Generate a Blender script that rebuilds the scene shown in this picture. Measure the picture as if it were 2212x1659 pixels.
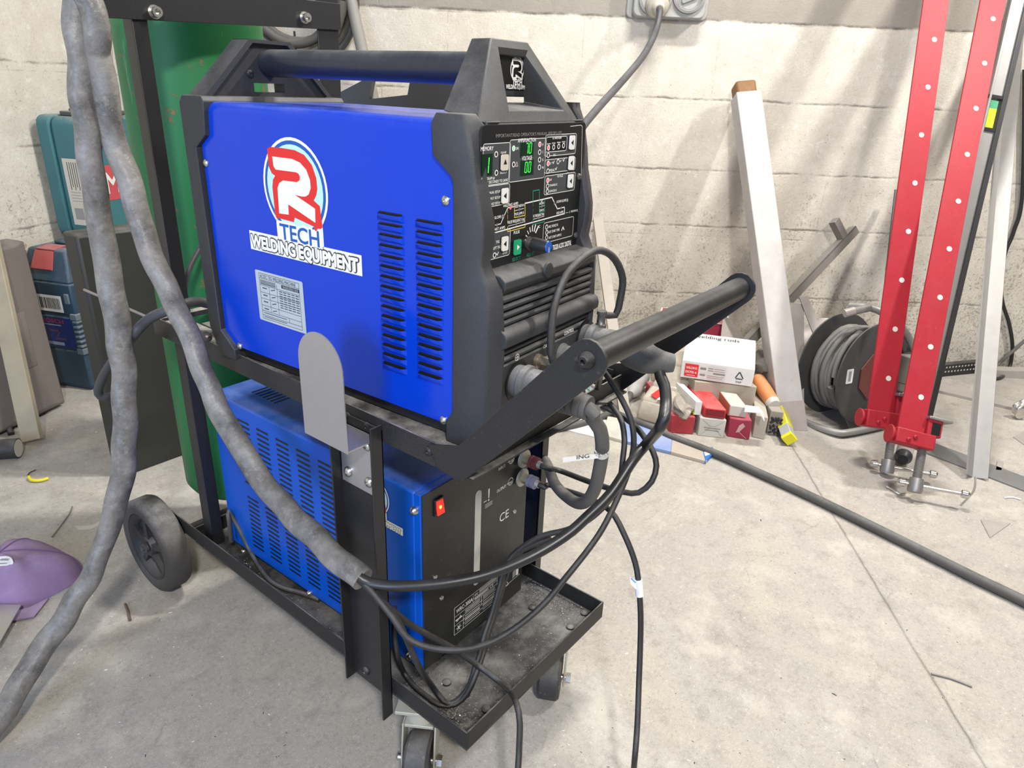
import bpy, bmesh, math, random
import numpy as np
from mathutils import Vector, Matrix
random.seed(7)
for o in list(bpy.data.objects): bpy.data.objects.remove(o)
SC=bpy.context.scene; COL=SC.collection
# ---------------------------------------------------------------- camera
CAM=np.array([-0.562,-0.494,1.085]); FPX=1500.; PITCH,ROLL,YAW=0.4031,0.0424,0.9100
def _axes():
    f=np.array([math.sin(YAW)*math.cos(PITCH),math.cos(YAW)*math.cos(PITCH),-math.sin(PITCH)])
    r=np.array([math.cos(YAW),-math.sin(YAW),0.]); u=np.cross(r,f)
    c,s=math.cos(ROLL),math.sin(ROLL)
    return c*r+s*u, -s*r+c*u, f
RT,UP,FW=_axes()
cd=bpy.data.cameras.new('camera'); cam=bpy.data.objects.new('camera',cd); COL.objects.link(cam)
cd.sensor_width=36; cd.sensor_fit='HORIZONTAL'; cd.lens=FPX/2212*36; cd.clip_start=.02
M4=Matrix.Identity(4)
for i in range(3):
    M4[i][0]=RT[i];M4[i][1]=UP[i];M4[i][2]=-FW[i];M4[i][3]=CAM[i]
cam.matrix_world=M4; SC.camera=cam
# ---------------------------------------------------------------- light
SC.view_settings.view_transform='Standard'; SC.view_settings.look='None'
SC.view_settings.exposure=0.42; SC.view_settings.gamma=1.0; SC.view_settings.use_curve_mapping=False
wd=bpy.data.worlds.new('workshop_air'); SC.world=wd; wd.use_nodes=True
wd.node_tree.nodes['Background'].inputs[0].default_value=(1.0,.97,.93,1); wd.node_tree.nodes['Background'].inputs[1].default_value=.15
def area(name,loc,to,sx,sy,power,col=(1,1,1)):
    l=bpy.data.lights.new(name,'AREA'); l.shape='RECTANGLE'; l.size=sx; l.size_y=sy; l.energy=power; l.color=col
    o=bpy.data.objects.new(name,l); COL.objects.link(o); o.location=loc
    d=Vector(to)-Vector(loc); o.rotation_euler=d.to_track_quat('-Z','Y').to_euler(); return o
area('tube_light_over_cart',(1.25,.25,3.0),(1.2,.3,0),.12,.7,56,(1,.96,.9))
area('tube_light_right',(2.15,-1.35,2.9),(2.3,0,.6),.10,.3,52,(1,.96,.9))
area('front_lamp',(-1.3,-1.5,2.45),(.15,.3,.5),.22,.22,50,(1,.97,.93))
area('door_daylight',(-2.9,-.3,1.3),(.2,.4,.7),1.0,1.4,44,(.50,.66,1))
# ---------------------------------------------------------------- pixel rays of the photograph -> points of the place
def ray(x,y): return RT*(x-1106)/FPX-UP*(y-829.5)/FPX+FW
def onp(px,n,c):
    d=ray(*px); n=np.array(n,float); t=(c-CAM@n)/(d@n); return CAM+d*t
def px_x(px,v): return onp(px,(1,0,0),v)
def px_y(px,v): return onp(px,(0,1,0),v)
def px_z(px,v): return onp(px,(0,0,1),v)
def px_d(px,D): return CAM+ray(*px)*D
AM=.0638; XM=np.array([math.cos(AM),math.sin(AM),0]); YM=np.array([-math.sin(AM),math.cos(AM),0]); ZZ=np.array([0,0,1.])
def M(x,y,z): return XM*x+YM*y+ZZ*z                     # welder frame -> place
def loc_m(p): return np.array([p@XM,p@YM,p[2]])
def mx(px,v): return loc_m(onp(px,XM,v))
def my(px,v): return loc_m(onp(px,YM,v))
WN=np.array([math.sin(YAW),math.cos(YAW),0]); WR=np.array([math.cos(YAW),-math.sin(YAW),0]); WD=2.2236   # back wall
def on_wall(px,off=0): return onp(px,WN,WD-off)
LW0=px_z((0,866),0); LWd=px_z((100,823),0)-LW0; LWd/=np.linalg.norm(LWd); LWN=np.array([LWd[1],-LWd[0],0])  # left wall, normal into the room
def on_lwall(px,off=0): return onp(px,LWN,LW0@LWN+off)
# ---------------------------------------------------------------- materials
def nt(name):
    m=bpy.data.materials.new(name); m.use_nodes=True; t=m.node_tree
    return m,t,t.nodes['Principled BSDF']
def node(t,k,**kw):
    n=t.nodes.new(k)
    for a,b in kw.items(): setattr(n,a,b)
    return n
def lk(t,a,b): t.links.new(a,b)
def noise(t,scale,detail=4,rough=.55,vec=None):
    n=node(t,'ShaderNodeTexNoise'); n.inputs['Scale'].default_value=scale; n.inputs['Detail'].default_value=detail; n.inputs['Roughness'].default_value=rough
    if vec is not None: lk(t,vec,n.inputs['Vector'])
    return n.outputs['Fac']
def ramp(t,f,stops):
    r=node(t,'ShaderNodeValToRGB'); e=r.color_ramp.elements
    while len(e)<len(stops): e.new(.5)
    for i,(p,c) in enumerate(stops):
        e[i].position=p; e[i].color=(c,c,c,1) if isinstance(c,(int,float)) else (*c,1)
    lk(t,f,r.inputs[0]); return r.outputs[0]
def mixc(t,f,a,b,mode='MIX'):
    n=node(t,'ShaderNodeMix',data_type='RGBA',blend_type=mode)
    for s,v in ((n.inputs[0],f),(n.inputs[6],a),(n.inputs[7],b)):
        if hasattr(v,'links'): lk(t,v,s)
        elif isinstance(v,(int,float)): s.default_value=v
        else: s.default_value=(*v,1)
    return n.outputs[2]
def math_(t,op,a,b=None):
    n=node(t,'ShaderNodeMath',operation=op)
    for i,v in enumerate((a,b)):
        if v is None: continue
        if hasattr(v,'links'): lk(t,v,n.inputs[i])
        else: n.inputs[i].default_value=v
    return n.outputs[0]
def bump(t,b,h,strength=.3,dist=.01):
    n=node(t,'ShaderNodeBump'); n.inputs['Strength'].default_value=strength; n.inputs['Distance'].default_value=dist
    lk(t,h,n.inputs['Height']); lk(t,n.outputs[0],b.inputs['Normal'])
def pos(t): return node(t,'ShaderNodeNewGeometry').outputs['Position']
MATS={}
def mat(name,col,rough=.5,metal=0,emit=0,dust=0,dcol=(.42,.40,.38),var=.12,vs=30,bmp=0,bs=300,coat=0,spec=.5,trans=0,scr=0,scol=(.55,.53,.5)):
    """plain paint / plastic / metal with uneven colour, settled dust on upward faces and fine grain"""
    if name in MATS: return MATS[name]
    m,t,b=nt(name); P=pos(t)
    c=mixc(t,noise(t,vs,5,.6,P),tuple(max(0,x*(1-var)) for x in col),tuple(min(1,x*(1+var)) for x in col))
    r=None
    if scr:
        s=ramp(t,noise(t,90,8,.75,P),[(.60,0),(.72,1)]); c=mixc(t,math_(t,'MULTIPLY',s,scr),c,scol)
    if dust:
        nz=node(t,'ShaderNodeSeparateXYZ'); lk(t,node(t,'ShaderNodeNewGeometry').outputs['Normal'],nz.inputs[0])
        up=math_(t,'MAXIMUM',nz.outputs[2],0); up=math_(t,'POWER',up,2.0)
        n1=ramp(t,noise(t,11,7,.68,P),[(.40,.12),(.64,1)]); n2=ramp(t,noise(t,420,3,.7,P),[(.45,.1),(.62,1)])
        f=math_(t,'MULTIPLY',math_(t,'MULTIPLY',up,n1),dust); base=math_(t,'MULTIPLY',n2,min(.05,dust*.05)); f=math_(t,'ADD',f,base)
        f=math_(t,'MINIMUM',f,1); g=mixc(t,noise(t,500,2,.6,P),tuple(x*.6 for x in dcol),tuple(min(1,x*1.5) for x in dcol))
        c=mixc(t,f,c,g); r=math_(t,'ADD',math_(t,'MULTIPLY',f,.95-rough),rough)
    lk(t,c,b.inputs['Base Color'])
    if r is not None: lk(t,r,b.inputs['Roughness'])
    else: b.inputs['Roughness'].default_value=rough
    b.inputs['Metallic'].default_value=metal; b.inputs['Specular IOR Level'].default_value=spec
    if coat: b.inputs['Coat Weight'].default_value=coat; b.inputs['Coat Roughness'].default_value=.12
    if emit: b.inputs['Emission Color'].default_value=(*col,1); b.inputs['Emission Strength'].default_value=emit
    if trans: b.inputs['Transmission Weight'].default_value=trans
    if bmp: bump(t,b,noise(t,bs,4,.6,P),bmp,.002)
    MATS[name]=m; return m
def flat(name,col,rough=.55,emit=0):
    if name in MATS: return MATS[name]
    m,t,b=nt(name); b.inputs['Base Color'].default_value=(*col,1); b.inputs['Roughness'].default_value=rough
    if emit: b.inputs['Emission Color'].default_value=(*col,1); b.inputs['Emission Strength'].default_value=emit
    MATS[name]=m; return m
# ---------------------------------------------------------------- mesh builder
class MB:
    def __init__(s): s.v=[];s.f=[];s.m=[]
    def add(s,vs,fs,mi=0):
        o=len(s.v); s.v+= [np.array(v,float) for v in vs]; s.f+=[[i+o for i in f] for f in fs]; s.m+=[mi]*len(fs); return s
    def hexa(s,p,mi=0):   # 0-3 bottom ring, 4-7 top ring
        return s.add(p,[(3,2,1,0),(4,5,6,7),(0,1,5,4),(1,2,6,5),(2,3,7,6),(3,0,4,7)],mi)
    def box(s,x0,x1,y0,y1,z0,z1,mi=0,fr=None):
        fr=fr or (lambda x,y,z: np.array([x,y,z]))
        return s.hexa([fr(x0,y0,z0),fr(x1,y0,z0),fr(x1,y1,z0),fr(x0,y1,z0),fr(x0,y0,z1),fr(x1,y0,z1),fr(x1,y1,z1),fr(x0,y1,z1)],mi)
    def prism(s,poly,vec,mi=0):
        n=len(poly); p=[np.array(q,float) for q in poly]; vec=np.array(vec,float)
        nrm=sum(np.cross(p[i],p[(i+1)%n]) for i in range(n))
        if nrm@vec>0: p=p[::-1]
        q=[a+vec for a in p]
        return s.add(p+q,[list(range(n)),list(range(2*n-1,n-1,-1))]+[((i+1)%n,i,i+n,(i+1)%n+n) for i in range(n)],mi)
    def poly(s,poly,mi=0): return s.add(poly,[list(range(len(poly)))],mi)
    def cyl(s,p0,p1,r0,r1=None,n=24,mi=0,caps=True): return s.tube([p0,p1],[r0,r0 if r1 is None else r1],n,mi,caps,False)
    def tube(s,pts,r,n=12,mi=0,caps=True,smooth=True,step=.01,wob=None,squash=1):
        P=[np.array(p,float) for p in pts]; R=list(r) if hasattr(r,'__len__') else [r]*len(P)
        if smooth and len(P)>2: P,R=catmull(P,R,step)
        T=[]
        for i in range(len(P)):
            d=P[min(i+1,len(P)-1)]-P[max(i-1,0)]; T.append(d/(np.linalg.norm(d)+1e-12))
        a=np.array([0,0,1.]) if abs(T[0][2])<.9 else np.array([1.,0,0]); N=np.cross(T[0],a); N/=np.linalg.norm(N)
        vs=[]
        for i,(p,t) in enumerate(zip(P,T)):
            N=N-t*(N@t); N/=np.linalg.norm(N); B=np.cross(t,N)
            for k in range(n):
                an=2*math.pi*k/n; rr=R[i]*(1+(wob(i,an) if wob else 0)); vs.append(p+N*math.cos(an)*rr*squash+B*math.sin(an)*rr)
        fs=[]
        for i in range(len(P)-1):
            for k in range(n):
                k2=(k+1)%n; fs.append((i*n+k,i*n+k2,(i+1)*n+k2,(i+1)*n+k))
        if caps: fs+= [list(range(n-1,-1,-1)),[(len(P)-1)*n+k for k in range(n)]]
        return s.add(vs,fs,mi)
    def lathe(s,p0,axis,prof,n=32,mi=0,caps=True):
        ax=np.array(axis,float); ax/=np.linalg.norm(ax); p0=np.array(p0,float)
        a=np.array([0,0,1.]) if abs(ax[2])<.9 else np.array([1.,0,0]); N=np.cross(ax,a); N/=np.linalg.norm(N); B=np.cross(ax,N)
        vs=[p0+ax*t+(N*math.cos(2*math.pi*k/n)+B*math.sin(2*math.pi*k/n))*max(r,1e-5) for t,r in prof for k in range(n)]
        fs=[(i*n+k,i*n+(k+1)%n,(i+1)*n+(k+1)%n,(i+1)*n+k) for i in range(len(prof)-1) for k in range(n)]
        if caps: fs+=[list(range(n-1,-1,-1)),[(len(prof)-1)*n+k for k in range(n)]]
        return s.add(vs,fs,mi)
    def text(s,txt,o,u,v,h,w=None,mi=0,bold=0,centre=False,depth=0):
        """lettering: o bottom-left point, u/v unit directions, h capital height, w total width"""
        c=bpy.data.curves.new('lettering','FONT'); c.body=txt; c.size=1; c.resolution_u=3
        ob=bpy.data.objects.new('lettering',c); me=bpy.data.meshes.new_from_object(ob)
        vs=[np.array(q.co) for q in me.vertices]; fs=[list(p.vertices) for p in me.polygons]
        bpy.data.objects.remove(ob); bpy.data.curves.remove(c); bpy.data.meshes.remove(me)
        if not vs: return s
        x0=min(q[0] for q in vs); x1=max(q[0] for q in vs)
        sy=h/.69; sx=sy if w is None else w/(x1-x0)
        if centre: o=np.array(o)-np.array(u)*(x1-x0)*sx/2
        o=np.array(o); u=np.array(u); v=np.array(v)
        s.add([o+u*(q[0]-x0)*sx+v*q[1]*sy for q in vs],fs,mi)
        if bold:      # heavier strokes: the outline swept round a small circle
            for k in range(8):
                a=math.pi*k/4; e=u*math.cos(a)*bold*sx+v*math.sin(a)*bold*sy+np.cross(u,v)*1.2e-5*(k+1); s.add([o+e+u*(q[0]-x0)*sx+v*q[1]*sy for q in vs],fs,mi)
        return s
    def strip(s,pts,w,nrm,mi=0):
        """flat ribbon of width w along a polyline lying on a surface of normal nrm"""
        nrm=np.array(nrm,float)
        for a,b in zip(pts[:-1],pts[1:]):
            a=np.array(a,float);b=np.array(b,float);d=b-a;L=np.linalg.norm(d)
            if L<1e-9: continue
            d/=L; q=np.cross(nrm,d)*w/2; a=a-d*w/2;b=b+d*w/2
            s.add([a-q,b-q,b+q,a+q],[(0,1,2,3)],mi)
        return s
    def build(s,name,mats,parent=None,bev=0,smooth=38,sub=0):
        mats=mats if isinstance(mats,(list,tuple)) else [mats]
        V=np.array(s.v)
        if parent is None: off=np.array([(V[:,0].min()+V[:,0].max())/2,(V[:,1].min()+V[:,1].max())/2,V[:,2].min()])
        else: off=ORG[root_of(parent).name]
        me=bpy.data.meshes.new(name); me.from_pydata([tuple(q) for q in V-off],[],s.f); me.update()
        for m in mats: me.materials.append(m)
        me.polygons.foreach_set('material_index',s.m)
        if smooth:
            me.polygons.foreach_set('use_smooth',[True]*len(me.polygons)); me.set_sharp_from_angle(angle=math.radians(smooth))
        o=bpy.data.objects.new(name,me); COL.objects.link(o)
        if parent is None: o.location=off; ORG[o.name]=off
        else: o.parent=parent
        if bev:
            b=o.modifiers.new('bevel','BEVEL'); b.width=bev; b.segments=2; b.limit_method='ANGLE'; b.angle_limit=math.radians(40)
        if sub:
            b=o.modifiers.new('sub','SUBSURF'); b.levels=sub; b.render_levels=sub
        return o
ORG={}
def root_of(o):
    while o.parent: o=o.parent
    return o
def catmull(P,R,step):
    Q=[];S=[]
    for i in range(len(P)-1):
        p0=P[max(i-1,0)];p1=P[i];p2=P[i+1];p3=P[min(i+2,len(P)-1)]
        n=max(2,int(np.linalg.norm(p2-p1)/step))
        for k in range(n):
            t=k/n; Q.append(.5*((2*p1)+(-p0+p2)*t+(2*p0-5*p1+4*p2-p3)*t*t+(-p0+3*p1-3*p2+p3)*t**3)); S.append(R[i]+(R[i+1]-R[i])*t)
    Q.append(P[-1]);S.append(R[-1]); return Q,S
def thing(name,label,cat,loc,group=None):
    o=bpy.data.objects.new(name,None); COL.objects.link(o); o.location=loc; o.empty_display_size=.05; ORG[o.name]=np.array(loc,float)
    o['label']=label; o['category']=cat
    if group: o['group']=group
    return o
def tag(o,label,cat,group=None,kind=None):
    o['label']=label; o['category']=cat
    if group: o['group']=group
    if kind: o['kind']=kind
    return o
def struct(o): o['kind']='structure'; return o
def unit(v): v=np.array(v,float); return v/np.linalg.norm(v)
def rrect(o,u,v,w,h,r,n=4):
    """rounded rectangle outline centred at o"""
    o=np.array(o);out=[]
    for cx,cy,a0 in ((w/2-r,h/2-r,0),(-w/2+r,h/2-r,90),(-w/2+r,-h/2+r,180),(w/2-r,-h/2+r,270)):
        for k in range(n+1):
            a=math.radians(a0+90*k/n); out.append(o+u*(cx+r*math.cos(a))+v*(cy+r*math.sin(a)))
    return out
def disc(o,u,v,rx,ry=None,n=20):
    ry=rx if ry is None else ry; o=np.array(o)
    return [o+u*rx*math.cos(2*math.pi*k/n)+v*ry*math.sin(2*math.pi*k/n) for k in range(n)]
def ring(mb,o,u,v,r,w,mi,n=28,ry=None):
    a=disc(o,u,v,r,ry,n); b=disc(o,u,v,r-w,(ry-w) if ry else None,n)
    mb.add(a+b,[(i,(i+1)%n,n+(i+1)%n,n+i) for i in range(n)],mi)
def screw(p,axis,r,name,m,parent,h=None,label=None):
    h=h or r*.6; mb=MB(); mb.lathe(p,axis,[(0,r),(h*.5,r*.95),(h*.85,r*.7),(h,r*.35),(h*.6,r*.3),(h*.6,0)],16)
    o=mb.build(name,m,parent)
    if label: o['label']=label
    return o
# ================================================================ the room
def wall_mat(name,U,joints,top_dirty):
    m,t,b=nt(name); P=pos(t)
    d=node(t,'ShaderNodeVectorMath',operation='DOT_PRODUCT'); lk(t,P,d.inputs[0]); d.inputs[1].default_value=tuple(U)
    z=node(t,'ShaderNodeSeparateXYZ'); lk(t,P,z.inputs[0]); Z=z.outputs[2]; X=d.outputs['Value']
    big=noise(t,1.6,5,.6,P); med=noise(t,9,6,.65,P); fine=noise(t,95,6,.75,P); grit=noise(t,240,4,.75,P)
    c=mixc(t,big,(.60,.56,.475),(.80,.765,.69)); c=mixc(t,ramp(t,med,[(.38,0),(.66,.62)]),c,(.58,.53,.45))
    c=mixc(t,ramp(t,noise(t,26,7,.7,P),[(.56,0),(.70,.6)]),c,(.88,.86,.80)); c=mixc(t,ramp(t,noise(t,14,8,.78,P),[(.52,0),(.68,.38)]),c,(.54,.50,.435)); c=mixc(t,ramp(t,noise(t,150,4,.75,P),[(.52,0),(.70,.5)]),c,(.45,.42,.36))
    low=math_(t,'SUBTRACT',1.0,math_(t,'MULTIPLY',Z,1.0)); low=math_(t,'MAXIMUM',math_(t,'MINIMUM',low,1),0)       # more knocks and pits low down
    thr=math_(t,'ADD',math_(t,'MULTIPLY',low,.13),math_(t,'MULTIPLY',math_(t,'SUBTRACT',med,.5),.30))
    pit=ramp(t,math_(t,'ADD',fine,thr),[(.645,0),(.70,1)]); pit2=ramp(t,math_(t,'ADD',grit,math_(t,'MULTIPLY',thr,.9)),[(.68,0),(.74,1)])
    c=mixc(t,math_(t,'MULTIPLY',pit,.62),c,(.26,.235,.20)); c=mixc(t,math_(t,'MULTIPLY',pit2,.5),c,(.2,.18,.16))
    if top_dirty:   # unpainted, sooty course above the top joint
        e=math_(t,'ADD',Z,math_(t,'MULTIPLY',math_(t,'SUBTRACT',med,.5),.035))
        c=mixc(t,ramp(t,math_(t,'SUBTRACT',e,.9),[(.440,0),(.450,1)]) ,c,mixc(t,med,(.27,.25,.215),(.40,.37,.32)))
    line=None
    for zi in joints:
        q=math_(t,'ABSOLUTE',math_(t,'SUBTRACT',math_(t,'ADD',Z,math_(t,'MULTIPLY',math_(t,'SUBTRACT',noise(t,6,5,.7,P),.5),.022)),zi))
        s=ramp(t,q,[(.0015,1),(.0055,0)]); s=math_(t,'MULTIPLY',s,ramp(t,med,[(.40,.05),(.6,1)])); line=s if line is None else math_(t,'MAXIMUM',line,s)
    br=node(t,'ShaderNodeTexBrick'); cv=node(t,'ShaderNodeCombineXYZ'); lk(t,X,cv.inputs[0]); lk(t,Z,cv.inputs[1]); lk(t,cv.outputs[0],br.inputs['Vector'])
    br.inputs['Scale'].default_value=1; br.inputs['Brick Width'].default_value=.52; br.inputs['Row Height'].default_value=.268; br.inputs['Mortar Size'].default_value=.004; br.inputs['Mortar Smooth'].default_value=.6
    vj=math_(t,'MULTIPLY',br.outputs['Fac'],ramp(t,med,[(.45,0),(.65,.35)])); line=math_(t,'MAXIMUM',line,vj)
    c=mixc(t,math_(t,'MULTIPLY',line,.72),c,(.17,.155,.13))
    lk(t,c,b.inputs['Base Color']); b.inputs['Roughness'].default_value=.9; b.inputs['Specular IOR Level'].default_value=.2
    h=math_(t,'SUBTRACT',math_(t,'ADD',math_(t,'MULTIPLY',fine,.5),math_(t,'MULTIPLY',grit,.35)),math_(t,'ADD',math_(t,'MULTIPLY',pit,.5),line))
    bump(t,b,h,.55,.007); return m
def floor_mat():
    m,t,b=nt('concrete_floor'); P=pos(t)
    big=noise(t,1.3,5,.6,P); med=noise(t,7,6,.7,P); fine=noise(t,120,5,.7,P); grit=noise(t,420,3,.7,P)
    c=mixc(t,big,(.37,.345,.31),(.47,.445,.40)); c=mixc(t,ramp(t,med,[(.42,0),(.72,.75)]),c,(.36,.335,.31))
    c=mixc(t,ramp(t,noise(t,3.3,5,.65,P),[(.52,0),(.72,.7)]),c,(.50,.46,.36))
    c=mixc(t,ramp(t,noise(t,2.1,6,.7,P),[(.55,0),(.74,.7)]),c,(.34,.30,.265))
    mid=noise(t,34,7,.72,P); c=mixc(t,ramp(t,mid,[(.56,0),(.72,.45)]),c,(.30,.275,.25)); c=mixc(t,ramp(t,mid,[(.30,.4),(.42,0)]),c,(.58,.55,.49)); c=mixc(t,ramp(t,fine,[(.55,0),(.68,.6)]),c,(.24,.215,.195)); c=mixc(t,ramp(t,fine,[(.30,.6),(.42,0)]),c,(.70,.66,.59))
    c=mixc(t,ramp(t,noise(t,19,8,.75,P),[(.52,0),(.66,.55)]),c,(.27,.245,.22)); c=mixc(t,ramp(t,noise(t,4.5,7,.72,P),[(.53,0),(.64,.5)]),c,(.60,.57,.50)); c=mixc(t,ramp(t,grit,[(.60,0),(.68,.6)]),c,(.85,.83,.80)); c=mixc(t,ramp(t,grit,[(.30,.55),(.38,0)]),c,(.13,.12,.11))
    A=px_z((1690,930),0);B=px_z((2130,1659),0); n=unit(np.cross(B-A,ZZ))
    d=node(t,'ShaderNodeVectorMath',operation='DOT_PRODUCT'); lk(t,P,d.inputs[0]); d.inputs[1].default_value=tuple(n)
    q=math_(t,'ABSOLUTE',math_(t,'ADD',math_(t,'SUBTRACT',d.outputs['Value'],float(A@n)),math_(t,'MULTIPLY',math_(t,'SUBTRACT',noise(t,14,5,.7,P),.5),.012)))
    cr=math_(t,'MULTIPLY',ramp(t,q,[(.0012,1),(.0045,0)]),ramp(t,med,[(.3,.35),(.55,1)])); c=mixc(t,math_(t,'MULTIPLY',cr,.75),c,(.13,.12,.11))
    vo=node(t,'ShaderNodeTexVoronoi',feature='DISTANCE_TO_EDGE'); vo.inputs['Scale'].default_value=2.2
    nn=node(t,'ShaderNodeTexNoise'); nn.inputs['Scale'].default_value=5; nn.inputs['Detail'].default_value=6; lk(t,P,nn.inputs['Vector'])
    ad=node(t,'ShaderNodeVectorMath',operation='MULTIPLY_ADD'); lk(t,nn.outputs['Color'],ad.inputs[0]); ad.inputs[1].default_value=(.3,.3,.3); lk(t,P,ad.inputs[2]); lk(t,ad.outputs[0],vo.inputs['Vector'])
    ck=math_(t,'MULTIPLY',ramp(t,vo.outputs['Distance'],[(.0,1),(.006,0)]),ramp(t,med,[(.5,0),(.62,.4)])); c=mixc(t,ck,c,(.16,.145,.13))
    lk(t,c,b.inputs['Base Color']); b.inputs['Roughness'].default_value=.82; b.inputs['Specular IOR Level'].default_value=.3
    bump(t,b,math_(t,'SUBTRACT',math_(t,'ADD',math_(t,'MULTIPLY',fine,.6),math_(t,'MULTIPLY',grit,.4)),math_(t,'MULTIPLY',cr,1.5)),.35,.004); return m
corner=None
_a=LW0; # meeting of the two wall lines on the floor
_k=(WD-WN@LW0)/(WN@LWd); corner=LW0+LWd*_k
mb=MB(); mb.prism([(-4.2,-3.2,0),(6,-3.2,0),(6,6,0),(-4.2,6,0)],(0,0,-.06)); struct(mb.build('floor',floor_mat(),None,smooth=0))
p0=corner; p1=corner+WR*4.2; mb=MB(); mb.prism([p0,p1,p1+ZZ*2.6,p0+ZZ*2.6],WN*.12); struct(mb.build('wall_back',wall_mat('painted_blockwork',WR,[.285,.578,.803,1.069,1.346],True),None,smooth=0))
p1=corner-LWd*3.4; mb=MB(); mb.prism([p0,p1,p1+ZZ*2.6,p0+ZZ*2.6],-LWN*.12); struct(mb.build('wall_left',wall_mat('rough_painted_blockwork',LWd,[.56,.83,1.10,1.37],False),None,smooth=0))
# ---- shared looks
BLK=mat('black_powder_coat',(.016,.015,.016),.42,dust=.5,spec=.45,bmp=.06,bs=700)
BLKC=mat('clean_black_paint',(.016,.016,.018),.38,dust=.25,spec=.5)
ZINC=mat('zinc_plated_steel',(.62,.61,.58),.33,1)
STEEL=mat('brushed_steel',(.56,.55,.55),.36,1,vs=60,var=.08)
RUB=mat('black_rubber',(.028,.027,.027),.55,dust=.4,bmp=.1,bs=500)
CABLE=mat('black_cable_sheath',(.013,.013,.014),.36,dust=.12,spec=.6,bmp=.06,bs=900)
GREYC=mat('dusty_grey_cable',(.085,.08,.075),.6,dust=.5)
BLUE=mat('glossy_blue_paint',(.0,.043,.52),.2,coat=.08,spec=.32,dust=.10,dcol=(.5,.5,.6),var=.05,vs=8)
BLUE2=mat('blue_cooler_paint',(.0,.085,.50),.3,coat=.05,spec=.35,dust=.35,dcol=(.3,.34,.42),var=.06,vs=10)
PLA=mat('dark_grey_moulded_plastic',(.028,.029,.032),.48,dust=.4,dcol=(.36,.35,.34),bmp=.25,bs=1100,spec=.5)
WHITE=flat('white_print',(.86,.86,.84)); BLACK=flat('black_print',(.008,.008,.008),.4); RED=flat('red_print',(.72,.025,.02)); SKY=flat('pale_blue_print',(.50,.80,.92)); NAVY=flat('logo_blue_print',(.008,.10,.42))
# ================================================================ the trolley
cart=thing('welding_trolley',"black steel two-tier trolley with rubber wheels carrying the welder and cooler",'trolley',(.19,.4,0))
mb=MB(); YB=.785
mb.box(0,.385,0,YB,.160,.163); mb.box(0,.003,0,.90,.163,.197); mb.box(.382,.385,0,.90,.163,.197); mb.box(.003,.382,0,.003,.163,.197); mb.box(.003,.382,YB-.003,YB,.163,.197)
mb.build('tray',mat('dusty_black_tray',(.014,.014,.014),.5,dust=.5,dcol=(.34,.33,.31),spec=.4),cart,bev=.0008)
for q in ((965,1475),(1050,1533),(1150,1313),(1262,1325),(1232,1355),(1006,1500)):
    p=px_z(q,.163); mb=MB(); mb.lathe(p,ZZ,[(0,.008),(.003,.0078),(.005,.005),(.0055,.001)],14); mb.build('tray_bolt',BLK,cart)
# upper shelf of angle iron
mb=MB()
for x0,x1,f0,f1 in ((0,.003,.003,.05),(.382,.385,.335,.382)):
    mb.box(x0,x1,.03,.81,.628,.663); mb.box(f0,f1,.03,.81,.650,.654)
mb.box(.05,.335,.05,.09,.650,.654); mb.box(.05,.335,.40,.44,.650,.654)
mb.box(.003,.382,.012,.015,.634,.66); mb.box(.003,.382,.000,.012,.631,.634)
mb.box(.003,.382,.585,.589,.654,.69); mb.box(.003,.382,.589,.63,.687,.69); mb.box(.003,.382,.79,.81,.65,.66)
mb.build('shelf_frame',mat('dusty_black_shelf',(.017,.017,.018),.42,dust=.95,dcol=(.42,.40,.375),spec=.45),cart,bev=.0006)
for px_,x in (((794,921),0),((927,974),0),((752,899),0)):
    p=px_x(px_,-.0005); screw(p,(-1,0,0),.0065,'shelf_bolt',BLK,cart,.004)
screw(px_y((444,727),.585),(0,-1,0),.009,'shelf_bolt',mat('dull_bolt',(.16,.15,.15),.45,.7),cart,.012)
# front channel uprights
for s in (0,1):
    X=(lambda a: a) if s==0 else (lambda a: .385-a)
    mb=MB()
    def bx(a,b,y0,y1,z0,z1): u,v=sorted((X(a),X(b))); mb.box(u,v,y0,y1,z0,z1)
    bx(-.003,-.0003,.164,.258,.150,.628 if s else .648); bx(-.021,-.0003,.164,.167,.118,.655); bx(-.021,-.0003,.255,.258,.148,.640)
    up=mb.build('front_upright',BLKC,cart,bev=.0006)
    if s==0:
        for q in ((791,1449),(831,1478)): screw(px_x(q,-.003),(-1,0,0),.008,'upright_rivet',BLK,cart,.005)
# bent steel hook plate
mb=MB(); mb.box(-.0045,-.003,.172,.253,.535,.634); mb.box(-.058,-.003,.168,.256,.632,.634)
y0,y1,zb,zt=.166,.258,.632,.79
pl=[(-.058,y0,zb),(-.058,y1,zb),(-.058,y1,zt-.045)]
for k in range(25):
    a=math.pi*k/24; pl.append((-.058,(y0+y1)/2+.046*math.cos(a),zt-.046+.046*math.sin(a)))
pl.append((-.058,y0,zt-.045)); mb.prism(pl,(-.0015,0,0))
hp=mb.build('torch_hook_plate',mat('brushed_stainless',(.52,.51,.52),.34,.75,dust=.5,vs=80,var=.06),cart); hp['label']='bare steel hook plate'
for q in ((795,962),(754,1018),(799,1041)): screw(px_x(q,-.0045),(-1,0,0),.0085,'hook_plate_screw',ZINC,hp,.006)
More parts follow.
